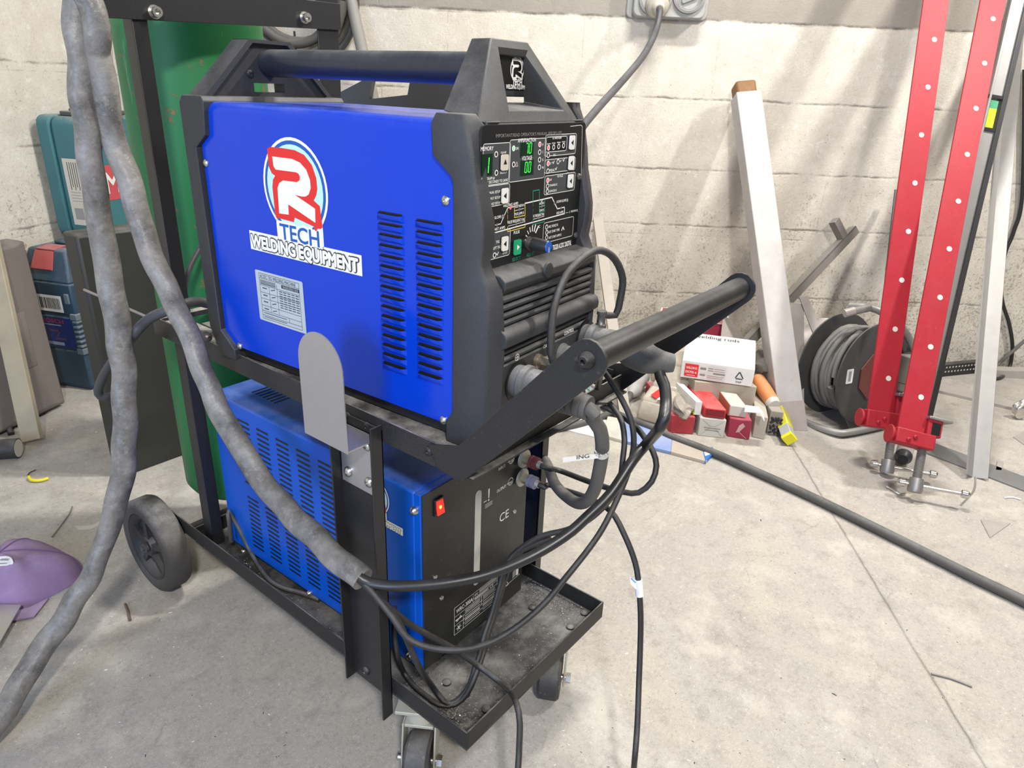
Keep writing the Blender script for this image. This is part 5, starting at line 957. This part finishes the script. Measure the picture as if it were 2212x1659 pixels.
mb=MB(); f=[px_z(p,.128) for p in ((1610,876),(1640,880),(1642,893),(1608,890))]; mb.prism(f,ZZ*.002); f2=[f[1],f[2],f[2]+WR*.02-ZZ*.03,f[1]+WR*.02-ZZ*.02]; mb.prism(f2,WN*.002); tag(mb.build('paper_flap',WHT,None,smooth=0),'torn white paper flap lying over the beige packet','paper')
# ground layer under the white box (packets stacked behind) and the white box itself
packet('rod_packet','grey-brown packet stacked behind the red plastic case, under the white box',(lambda q: [np.array([v[0],v[1],0]) for v in q[:4]]+q[4:])(floor_box((1496,862),(1628,874),.07,.20,.075,-.25)),BEI)
p=px_z((1468,815),.15); 
def box_px(bl,br,tl,tr,z0,depth,drop=0):
    p=px_z(bl,z0); q=px_z(br,z0); u=unit(q-p); L=np.linalg.norm(q-p); s=np.array([-u[1],u[0],0]); s=s if s@FW>0 else -s; return p,q,u,s,L
p,q,u,s,L=box_px((1469,814),(1624,836),None,None,.150,.2)
D0=(dep(p)+dep(q))/2; Hh=.066; n=-s; tiltv=unit(ZZ*.97-s*.0)
h=[p,q,q+s*.19+ZZ*.045,p+s*.19+ZZ*.045]; h=h+[v+ZZ*Hh for v in h]; wb=packet('rod_box',"white card box with a red square on its front, atop the packet heap",h,WHT,'box',.002)
mb=MB(); k=on_front(h,wb,[('q',((.05,.12),(.24,.12),(.24,.84),(.05,.84)),0),('t','WELDING',(.065,.56),.0085,L*.155,1),('t','ER70S-6',(.065,.32),.0085,L*.155,1),('l',(.09,.2),(.2,.2),.0015,1),('q',((.37,.12),(.62,.12),(.62,.84),(.37,.84)),2),('l',(.38,.72),(.44,.72),.003,3),('l',(.38,.60),(.44,.60),.003,3),('l',(.46,.72),(.60,.72),.002,3),('l',(.46,.6),(.60,.6),.002,3),('l',(.46,.46),(.60,.46),.006,3),('l',(.38,.3),(.60,.3),.002,3),('l',(.38,.2),(.58,.2),.002,3),('l',(.28,.3),(.33,.3),.006,3),('l',(.28,.66),(.33,.66),.008,3),
 ])
k.build('box_print',[flat('box_red',(.75,.03,.03),.5),WHITE,flat('pale_panel',(.70,.70,.69)),flat('faint_ink',(.25,.24,.23)),BLACK],wb,smooth=0)
mb=MB(); k=on_front(h,wb,[ ('l',(.76,.42),(.80,.72),.0035,4),('l',(.81,.72),(.86,.42),.0035,4),('l',(.85,.36),(.77,.36),.0035,4),('t','PAP',(.775,.13),.006,.018,4)])
k.build('recycling_mark',[flat('box_red',(.75,.03,.03),.5),WHITE,WHITE,WHITE,BLACK],wb,smooth=0)
tp=h[7]; uu_=unit(h[6]-h[7]); vv_=unit(h[7]-h[4]); mb=MB(); mb.text('welding rods',h[7]-vv_*.035+uu_*.03+ZZ*.0035,uu_,vv_,.018,.16,0,.01); mb.build('top_print',flat('dark_print',(.05,.05,.05)),wb,smooth=0)
# red box behind on top
p=px_z((1478,718),.225); q=px_z((1567,729),.225); u=unit(q-p); p=q-u*.26; s=np.array([-u[1],u[0],0]); s=s if s@FW>0 else -s
h=[p,q,q+s*.14,p+s*.14]; h=h+[v+ZZ*.05 for v in h]; rb=packet('rod_box',"dark red card box lying behind the white box",h,DRD,'box',.003)
e=MB(); e.strip([h[4]+ZZ*.002,h[5]+ZZ*.002],.006,ZZ,0); e.strip([h[5]+ZZ*.002,h[6]+ZZ*.002],.006,ZZ,0); e.strip([h[6]+ZZ*.002,h[7]+ZZ*.002],.006,ZZ,0); e.strip([h[7]+ZZ*.002,h[4]+ZZ*.002],.006,ZZ,0); t=h[7]+u*.03-s*.02+ZZ*.0022; e.poly([t+u*.02,t+u*.10-s*.01,t+u*.07-s*.06,t+u*.0-s*.07][::-1],0); e.build('white_edging',flat('off_white_edge',(.66,.60,.56)),rb,smooth=0)
packet('rod_packet',"pale carton under the dark red box at the back of the heap",[np.array([v[0],v[1],0]) for v in h[:4]]+[v-ZZ*.002 for v in h[:4]],BEI)
# plastic-wrapped pack leaning at the left
p=px_z((1372,905),0); q=px_z((1440,925),0); u=unit(q-p); s=np.array([-u[1],u[0],0]); s=s if s@FW>0 else -s
FILM=mat('grubby_clear_wrap',(.50,.45,.38),.28,dust=.2,var=.35,vs=26,bmp=.5,bs=60,spec=.6)
mb=MB(); prf=[(0,.03),(.03,.075),(.12,.10),(.24,.15),(.36,.19),(.42,.18)]
for i in range(len(prf)-1):
    (a,za),(b,zb)=prf[i],prf[i+1]
    mb.hexa([p+s*a-ZZ*0,q+s*a,q+s*b,p+s*b,p+s*a+ZZ*za-u*.0,q+s*a+ZZ*za,q+s*b+ZZ*zb,p+s*b+ZZ*zb])
wr_=tag(mb.build('wrapped_pack',FILM,None,bev=.012),"brownish plastic-wrapped pack with red and white label, left end of the heap",'pack')
mb=MB(); f=lambda x,a,z: p+u*x+s*a+ZZ*(z+.004); mb.poly([f(.03,.045,.084),f(.055,.035,.080),f(.075,.085,.094),f(.045,.10,.098)],0); mb.poly([f(.06,.03,.080),f(.11,.035,.081),f(.11,.05,.086),f(.065,.05,.086)],1); mb.build('pack_label',[RED,WHITE],wr_,smooth=0)
lump('plastic_wrap',px_z((1476,880),.085),(.032,.055,.022),mat('grey_brown_film',(.36,.32,.28),.35,var=.3,vs=50,bmp=.5,bs=80),'crumpled grey-brown plastic wrap lying over the red packet','plastic wrap',21,.5,False)
lump('plastic_bag',px_z((1640,800),.14),(.05,.09,.05),mat('dark_grey_film',(.14,.13,.12),.3,var=.4,vs=50,bmp=.5,bs=80),'crumpled dark plastic bag right of the white box','plastic bag',33,.5,False)
# brown plate leaning at the wall behind the heap
p0=px_d((1600,760),2.62); mb=MB(); P=[px_d(p,d) for p,d in (((1562,680),2.66),((1578,690),2.66),((1622,752),2.62),((1605,800),2.56),((1550,800),2.56))]; mb.prism(P,FW*.004); tag(mb.build('steel_plate',mat('brown_steel_plate',(.20,.17,.15),.55,.3,dust=.3),None,smooth=0),'dull brown steel plate leaning on the wall behind the red box','plate')
# flat blue and white packaging on the floor
def flatpack(pxs,name,m,par=None,h=.012,z=0):
    mb=MB(); mb.prism([px_z(p,z) for p in pxs],ZZ*h); return mb.build(name,m,par,bev=.002,smooth=0)
fp_=thing('rod_sleeve',"long flat blue and white plastic packaging lying on the floor before the heap",'packaging',px_z((1430,960),0))
flatpack([(1300,945),(1312,905),(1352,912),(1346,958)],'white_end',GWH,fp_); flatpack([(1346,958),(1352,914),(1452,944),(1448,982)],'blue_panel',mat('faded_blue_film',(.20,.30,.58),.3,dust=.3,dcol=(.6,.6,.65)),fp_); flatpack([(1448,982),(1452,944),(1535,972),(1525,1003)],'clear_window',mat('beige_window',(.48,.42,.35),.3,dust=.2),fp_)
flatpack([(1516,978),(1538,972),(1544,982),(1522,1004)],'printed_end',flat('print_blue_end',(.03,.16,.50),.4),fp_,.013); flatpack([(1519,984),(1538,978),(1540,986),(1522,993)],'printed_band',WHITE,fp_,.0136)
floor_plate([(1180,915),(1280,905),(1330,912),(1302,950),(1240,935)],'paper_sheet','crumpled white sheet lying on the floor behind the looped hoses',WHT,.004,'paper')
p0=px_z((1352,905),0); p1=on_wall((1292,470),.03); fr,L,s,n,d=slab(p0,p1,0,0,WR); mb=MB(); mb.box(-.02,.02,0,.02,0,L,fr=fr); tag(mb.build('timber_batten',mat('grey_batten',(.40,.36,.31),.6,dust=.2),None),"narrow brownish batten leaning on the wall just right of the welder",'batten')
# ================================================================ left wall: tool cases and leaning things
U_,N_=LWd,LWN
TEAL=mat('dusty_teal_plastic',(.035,.155,.175),.55,dust=.75,dcol=(.40,.41,.38),bmp=.15,bs=500,var=.15,vs=14); NVY=mat('dark_blue_plastic',(.022,.055,.088),.5,dust=.7,dcol=(.33,.36,.38),bmp=.12,bs=500)
K0=np.array([.317,2.14,0])
bl=thing('tool_case',"dark blue stacked tool case with a red tag on its sloping lid",'tool case',K0+U_*.18-N_*.10)
def Q(x,y,z): return K0+U_*x-N_*y+ZZ*z                 # x along the wall, y towards it
mb=MB()
for z0,z1,e in ((.012,.150,0),(.158,.278,.004),(.286,.400,.0)): mb.box(-e,.40,-e,.21,z0,z1,fr=Q)
mb.box(.006,.394,.006,.20,.0,.40,fr=Q); mb.build('body',NVY,bl,bev=.006)
mb=MB(); mb.hexa([Q(0,0,.40),Q(.40,0,.40),Q(.40,.21,.40),Q(0,.21,.40),Q(.05,.045,.505),Q(.36,.045,.505),Q(.36,.20,.505),Q(.05,.20,.505)]); mb.box(.12,.30,.10,.16,.505,.52,fr=Q); mb.build('lid',NVY,bl,bev=.012)
mb=MB(); f=lambda x,t,h=.0015: Q(.05*t-h,.045+0+x,.40+.105*t+h)
mb.hexa([Q(.016,.075,.438),Q(.016,.165,.438),Q(.045,.160,.497),Q(.045,.085,.497),Q(.012,.075,.442),Q(.012,.165,.442),Q(.041,.160,.501),Q(.041,.085,.501)]); mb.hexa([Q(.045,.085,.502),Q(.045,.160,.502),Q(.10,.160,.507),Q(.10,.085,.507),Q(.045,.085,.505),Q(.045,.160,.505),Q(.10,.160,.510),Q(.10,.085,.510)]); o=mb.build('lid_tag',mat('faded_red_tag',(.50,.09,.09),.6,dust=.4),bl); o['label']='faded red tag'
mb=MB()
for z in (.150,.278): mb.box(-.008,.40,-.008,.02,z-.006,z+.016,fr=Q)
for k in range(6): mb.box(-.010,.02,-.010,.012,.172+k*.018,.180+k*.018,fr=Q)
mb.box(-.006,.004,.012,.030,.33,.365,fr=Q); mb.build('clips',mat('light_dusty_blue_plastic',(.12,.16,.19),.5,dust=.7),bl,bev=.002)
mb=MB(); mb.poly([Q(-.003,.045,.295),Q(-.003,.205,.295),Q(-.003,.205,.355),Q(-.003,.045,.355)][::-1],0)
rn=random.Random(8); y=.055
while y<.14: w=rn.choice((.002,.003,.005)); mb.poly([Q(-.0035,y,.305),Q(-.0035,y+w,.305),Q(-.0035,y+w,.345),Q(-.0035,y,.345)][::-1],1); y+=w+rn.choice((.002,.003))
mb.build('barcode_sticker',[WHITE,BLACK],bl,smooth=0)
mb=MB(); mb.poly([Q(-.0055,.022,.165),Q(-.0055,.19,.165),Q(-.0055,.19,.275),Q(-.0055,.022,.275)][::-1],0); mb.text('BOSCH',Q(-.006,.145,.254),N_,ZZ,.014,.09,1,.02); mb.strip([Q(-.006,.14,.246),Q(-.006,.07,.246)],.004,-U_,2); mb.strip([Q(-.006,.12,.225),Q(-.006,.08,.225),Q(-.006,.09,.205)],.007,-U_,3); mb.strip([Q(-.006,.10,.195),Q(-.006,.06,.195)],.008,-U_,3); mb.poly([Q(-.006,.07,.17),Q(-.006,.16,.17),Q(-.006,.16,.182),Q(-.006,.07,.182)][::-1],2); o=mb.build('maker_label',[flat('deep_blue_label',(.012,.03,.16),.4),flat('dull_red_ink',(.45,.03,.05)),flat('label_grey',(.30,.34,.42)),flat('label_dark',(.10,.05,.12))],bl,smooth=0)
# teal case on top
T0=np.array([.404,2.393,.522])
tc=thing('tool_case',"dusty teal tool case with cream label, on top of the dark blue case",'tool case',T0+U_*.22+N_*.11)
def T(x,y,z): return T0+U_*x+N_*y+ZZ*z
def rbox(mb,x0,x1,y0,y1,z0,z1,r,fr,mi=0):
    pl=[]; 
    for cx,cz,a0 in ((x1-r,z1-r,0),(x0+r,z1-r,90),(x0+r,z0+r,180),(x1-r,z0+r,270)):
        for k in range(5):
            a=math.radians(a0+22.5*k); pl.append((cx+r*math.cos(a),cz+r*math.sin(a)))
    v=fr(0,1,0)-fr(0,0,0); mb.prism([fr(a,y0,b) for a,b in pl],v*(y1-y0),mi)
mb=MB(); rbox(mb,0,.33,0,.055,0,.415,.03,T); rbox(mb,.004,.326,.060,.215,.004,.411,.03,T); rbox(mb,.01,.32,.05,.065,.01,.405,.03,T); mb.build('shell',TEAL,tc,bev=.008)
mb=MB(); mb.box(.05,.28,.06,.13,.412,.428,fr=T); mb.box(.08,.16,.07,.12,.425,.436,fr=T); mb.build('handle',mat('dark_case_handle',(.07,.07,.07),.5,dust=.8),tc,bev=.004)
mb=MB(); e=.0012; L0=lambda y,z: T(-.001+.004,y,z)-U_*.0015; mb.poly([L0(.080,.045),L0(.155,.045),L0(.155,.275),L0(.080,.275)],0)
mb.text('HP1620K',L0(.147,.262)-U_*.0006,-ZZ,N_,.016,.075,1,.01)
for k in range(5): mb.strip([L0(.135-.009*k,.262)-U_*.0005,L0(.135-.009*k,.17+.01*(k%2))-U_*.0005],.0025,-U_,1)
mb.poly([L0(.093,.065)-U_*.0005,L0(.130,.065)-U_*.0005,L0(.130,.105)-U_*.0005,L0(.093,.105)-U_*.0005],2)
for k in range(4): mb.strip([L0(.093,.06)-U_*.0006+ZZ*(.07+.01*k),L0(.135,.06)-U_*.0006+ZZ*(.07+.01*k)],.002,-U_,2)
mb.build('cream_label',[flat('cream_paper',(.60,.57,.48),.6),BLACK,flat('grey_print_light',(.30,.30,.29))],tc,smooth=0)
mb=MB(); F0=lambda x,z,l=0: T(x,.2165+l,z); mb.poly([F0(.02,.135),F0(.30,.135),F0(.30,.255),F0(.02,.255)][::-1],0); mb.text('Makita',F0(.035,.16,.001),U_,ZZ,.07,.25,1,.02); mb.build('maker_logo',[flat('faded_red_logo',(.50,.07,.08),.55),flat('logo_white',(.70,.68,.66),.6)],tc,smooth=0)
# long grey case leaning on the wall
b1=px_z((147,869),.016); b0=b1-U_*.27; t1=on_lwall((54,506),.12); t0=t1-U_*.27; dn=unit(t1-b1); nn=unit(np.cross(U_,dn)); nn=nn if nn@N_>0 else -nn
def G(x,z,y=0): return b1-U_*x+dn*z-nn*y
Lg=np.linalg.norm(t1-b1); gcs=thing('long_case',"long dusty grey case leaning on the left wall beside the dark blue case",'long case',b1-U_*.1)
mb=MB(); mb.hexa([G(0,0,.012),G(.27,0,.012),G(.27,0,.085),G(0,0,.085),G(0,Lg-.02,.012),G(.27,Lg-.02,.012),G(.27,Lg,.085),G(0,Lg,.085)]); mb.hexa([G(.055,.012,0),G(.215,.012,0),G(.27,0,.0125),G(0,0,.0125),G(.055,Lg-.03,0),G(.215,Lg-.03,0),G(.27,Lg-.02,.0125),G(0,Lg-.02,.0125)])
mb.build('shell',mat('dusty_grey_brown_plastic',(.155,.135,.125),.6,dust=.5,bmp=.12,bs=500),gcs,bev=.006)
mb=MB(); mb.hexa([G(.075,.16,-.002),G(.125,.16,-.002),G(.125,.34,-.002),G(.075,.34,-.002),G(.078,.163,-.0035),G(.122,.163,-.0035),G(.122,.337,-.0035),G(.078,.337,-.0035)]); mb.build('catch_plate',mat('dusty_grey_brown_plastic',(.155,.135,.125),.6),gcs)
# raw plank
p0=px_z((66,952),.016); p1=on_lwall((-34,500),.11); fr,L,s,n,d=slab(p0,p1,0,0,RT); mb=MB(); mb.box(-.030,.030,0,.02,0,L,fr=fr); tag(mb.build('plank',mat('raw_dirty_plank',(.36,.32,.235),.7,var=.2,vs=18,dust=.2),None,bev=.002),"raw yellowish plank leaning in front of the long grey case",'plank')
# dark upright steel box behind the cylinder, base colour lowered for the shadow there
def BX(x,y,z): return np.array([.123,1.448,0])+np.array([x,y-.0,z])
mb=MB(); mb.box(0,.34,0,.085,.0,.70,fr=BX); tag(mb.build('steel_bin','' or mat('shaded_dark_olive_steel',(.020,.021,.018),.5,dust=.3),None,bev=.008),"tall dark olive steel box standing between the tool cases and the gas cylinder",'steel box')
# black tube at the left edge, with a pale end
a=px_z((40,968),.031); a[2]=.031; d=unit(px_z((-60,974),.031)-a); t_=thing('tube',"short black tube with a pale end on the floor at the left edge",'tube',np.array([a[0],a[1],0])); mb=MB(); mb.lathe(a,d,[(0,.030),(.30,.030)],32); mb.build('wall',RUB,t_); mb=MB(); mb.lathe(a-d*.0008,d,[(0,.002),(.0,.027),(.0007,.027)],28); mb.build('pale_end',mat('pale_tube_end',(.66,.63,.60),.6,scr=.2),t_)
hose('rod','thin black rod leaning behind the black tube at the left edge',[px_z((24,938),.005),px_d((-12,830),dep(px_z((24,938),0))+.1)],.009,'rod',BLK)
# purple cap
cz=px_z((40,1262),0); capm=mat('purple_felt',(.27,.18,.34),.9,dust=.35,dcol=(.55,.47,.58),var=.18,vs=40,bmp=.25,bs=700)
cp_=thing('cap','faded purple fabric cap lying crumpled on the floor at the left edge','cap',cz)
mb=MB(); nU,nV=40,14; vs=[];fs=[]
for j in range(nV+1):
    t=j/nV
    for i in range(nU):
        a=2*math.pi*i/nU; rx=.112+.012*math.sin(2*a+.6)+.006*math.sin(5*a); R_=rx*math.cos(t*math.pi/2)**.75; z=.088*math.sin(t*math.pi/2)+.007*math.sin(3*a+4*t)*math.sin(t*math.pi)+.004*math.sin(7*a)*math.sin(t*math.pi)
        vs.append(cz+RT*np.array([1,1,0])*0+WR*R_*math.cos(a)+WN*R_*math.sin(a)*.95+ZZ*max(z,.001)+WR*(-.02*t))
for j in range(nV):
    for i in range(nU): fs.append((j*nU+i,j*nU+(i+1)%nU,(j+1)*nU+(i+1)%nU,(j+1)*nU+i))
mb.add(vs,fs); mb.build('crown',capm,cp_,smooth=60)
mb=MB()
for i in (3,10,17,31): mb.tube([vs[j*nU+i]+ZZ*.001 for j in range(nV+1)],.0018,6,0,True,False)
mb.build('seams',mat('purple_seam',(.20,.11,.28),.9),cp_)
f=lambda a,r,z: cz+WR*r*math.cos(a)+WN*r*math.sin(a)+ZZ*z
mb=MB(); pl=[f(math.radians(a),.110,.003) for a in (-120,-95,-70,-45,-25)]+[f(math.radians(a),.150-.012*k,.004) for k,a in enumerate((-45,-70,-95,-112))]; mb.prism(pl,ZZ*.003); mb.build('visor',capm,cp_)
mb=MB(); p=px_d((2,1212),dep(cz)-.075); mb.prism(rrect(p,unit(RT+FW*.3),unit(UP-FW*.5),.045,.026,.010),-FW*.001,0); mb.strip([p-RT*.012+UP*.004-FW*.003,p+RT*.016+UP*.004-FW*.003],.004,-FW,1); mb.strip([p-RT*.008-UP*.005-FW*.003,p+RT*.014-UP*.004-FW*.003],.002,-FW,1); mb.build('cap_label',[WHITE,flat('faint_ink',(.25,.24,.23))],cp_,smooth=0)
# steel sheet near the cap
mb=MB(); mb.prism([px_z(q,.022) for q in ((46,1309),(-60,1306),(-90,1420),(-5,1398))],ZZ*.003); mb.prism([px_z((-40,1330),0),px_z((-60,1335),0),px_z((-62,1350),0),px_z((-40,1345),0)],ZZ*.022); tag(mb.build('steel_sheet',STEEL,None,smooth=0),'grey steel sheet corner beside the purple cap at the left edge','steel sheet')
hose('wire_scrap','short piece of yellow cable sheath on the floor left of the sleeved lead',[px_z(p,.006) for p in ((62,1030),(68,1037),(82,1038),(95,1036),(104,1033))],.0045,'scrap',flat('yellow_sheath',(.70,.62,.03),.4))
hose('wire_scrap','thin curl of dark wire on the floor beside the yellow scrap',[px_z(p,.003) for p in ((60,1028),(63,1022),(70,1018),(77,1015))],.0016,'scrap',BLK)
floor_plate([(162,1138),(170,1145),(200,1142),(228,1128),(226,1122),(198,1136)],'paper_strip','curled strip of pale paper on the floor behind the sleeved lead',mat('dirty_paper',(.55,.51,.45),.7),.002,'paper')
hose('nail','rusty nail on the floor below the left rear wheel',[px_z(p,.003) for p in ((270,1305),(276,1320),(281,1340))],.0028,'nail',mat('rusty_nail',(.20,.15,.12),.7,.5))
hose('wire_scrap',"thin straight wire on the floor between the purple cap and the paper strip",[px_z(p,.003) for p in ((156,1094),(148,1112),(112,1160))],.0018,'scrap',STL)
# ---- things between the trolley and the back wall
c=on_wall((618,-12),.07); cl=thing('cable_coil','dusty grey cable coil hanging on the wall, seen through the trolley back frame','cable coil',np.array([c[0],c[1],c[2]]))
rn=random.Random(6); mb=MB()
for k in range(7):
    r_=.185+rn.uniform(-.035,.045); o=WR*rn.uniform(-.03,.05)+ZZ*rn.uniform(-.03,.02)-WN*(rn.uniform(-.04,.04)); mb.tube([c+o+WR*r_*math.cos(2*math.pi*j/36)*1.0+ZZ*r_*math.sin(2*math.pi*j/36)*1.05-WN*.012*math.sin(2*math.pi*j/36*2+k) for j in range(37)],.0165,12,0,False,False)
mb.build('turns',mat('dusty_coil_cable',(.07,.066,.06),.6,dust=.3),cl,smooth=60); mb=MB(); mb.tube([c+ZZ*.30+WN*.06,c+ZZ*.24-WN*.03,c+ZZ*.17-WN*.05,c+ZZ*.17+WN*.0],.006,8); mb.cyl(c-ZZ*.24+WR*.02,c-ZZ*.12+WR*.02,.004,n=8); mb.build('tie',BLKC,cl)
p1=on_wall((752,-25),.06); p0=px_z((940,800),0); fr,L,s,n,d=slab(p0,p1,0,0,WR); mb=MB(); mb.cyl(p0,p1,.022,n=20); tag(mb.build('conduit_pole',mat('grey_conduit',(.24,.23,.21),.6,dust=.2),None),'grey round pole leaning on the wall behind the welder carry bar','pole')
OFFp=.30; zt=lambda q: on_wall(q,OFFp)
pb=thing('plastic_case','black plastic panel case with a slotted handle, standing behind the blue welder','case',np.array([*px_z((900,800),0)[:2],0])); mb=MB()
A=zt((733,200));B=zt((790,170));C=zt((992,182));Dd=zt((1004,232)); g=lambda p: np.array([p[0],p[1],0])
s1=zt((804,176));s2=zt((886,172));s3=zt((880,205));s4=zt((797,214)); w1=zt((733,226)); 
def pr(P): mb.prism(P,WN*.06)
g0=g(A);g1=g(Dd)
pr([A,B,zt((800,171)),s1,s4,zt((735,218))]); pr([zt((800,171)),zt((890,168)),s2,s1]); pr([zt((890,168)),C,Dd,zt((1004,234)),s3,s2]); pr([zt((735,218)),s4,s3,zt((1004,234)),g1,g0]); mb.build('panel',mat('black_case_plastic',(.018,.018,.019),.45,dust=.3),pb)
bm.free()
GROUPS={'rod_packet':'rod packets in the heap','rod_box':'card boxes on the heap','water_hose':'thin black hoses around the trolley','wire_scrap':'wire scraps on the floor','steel_offcut':'steel offcuts on the floor','steel_flat':'short steel flats by the cable reel','timber_batten':'battens along the back wall','tool_case':'stacked tool cases','steel_angle':'steel angles against the back wall','hanging_cable':'cables at the far right edge'}
for o in bpy.data.objects:
    if o.parent is None and o.name.split('.')[0] in GROUPS: o['group']=GROUPS[o.name.split('.')[0]]

# fine scraps all over the floor: one object
rn=random.Random(21); mb=MB()
for _ in range(650):
    q=(rn.uniform(-60,2270),rn.uniform(880,1720)); p=px_z(q,0.0)
    if -.06<p[0]<.45 and -.02<p[1]<.98: continue
    s=rn.uniform(.0005,.0016)*(1.8 if rn.random()<.06 else 1); a=rn.uniform(0,6.3); u=np.array([math.cos(a),math.sin(a),0])*s*rn.uniform(1,2.4); v=np.array([-math.sin(a),math.cos(a),0])*s*.6
    mb.add([p-u-v,p+u-v*.6,p+u*.8+v,p-u*.7+v,p+ZZ*s*rn.uniform(.4,.9)],[(0,1,4),(1,2,4),(2,3,4),(3,0,4)],rn.choice((0,0,1)))
tag(mb.build('floor_scraps',[flat('pale_chip',(.75,.73,.70)),flat('dark_chip',(.07,.06,.055))],None,smooth=0),'tiny pale and dark scraps scattered over the concrete floor','scraps',kind='stuff')
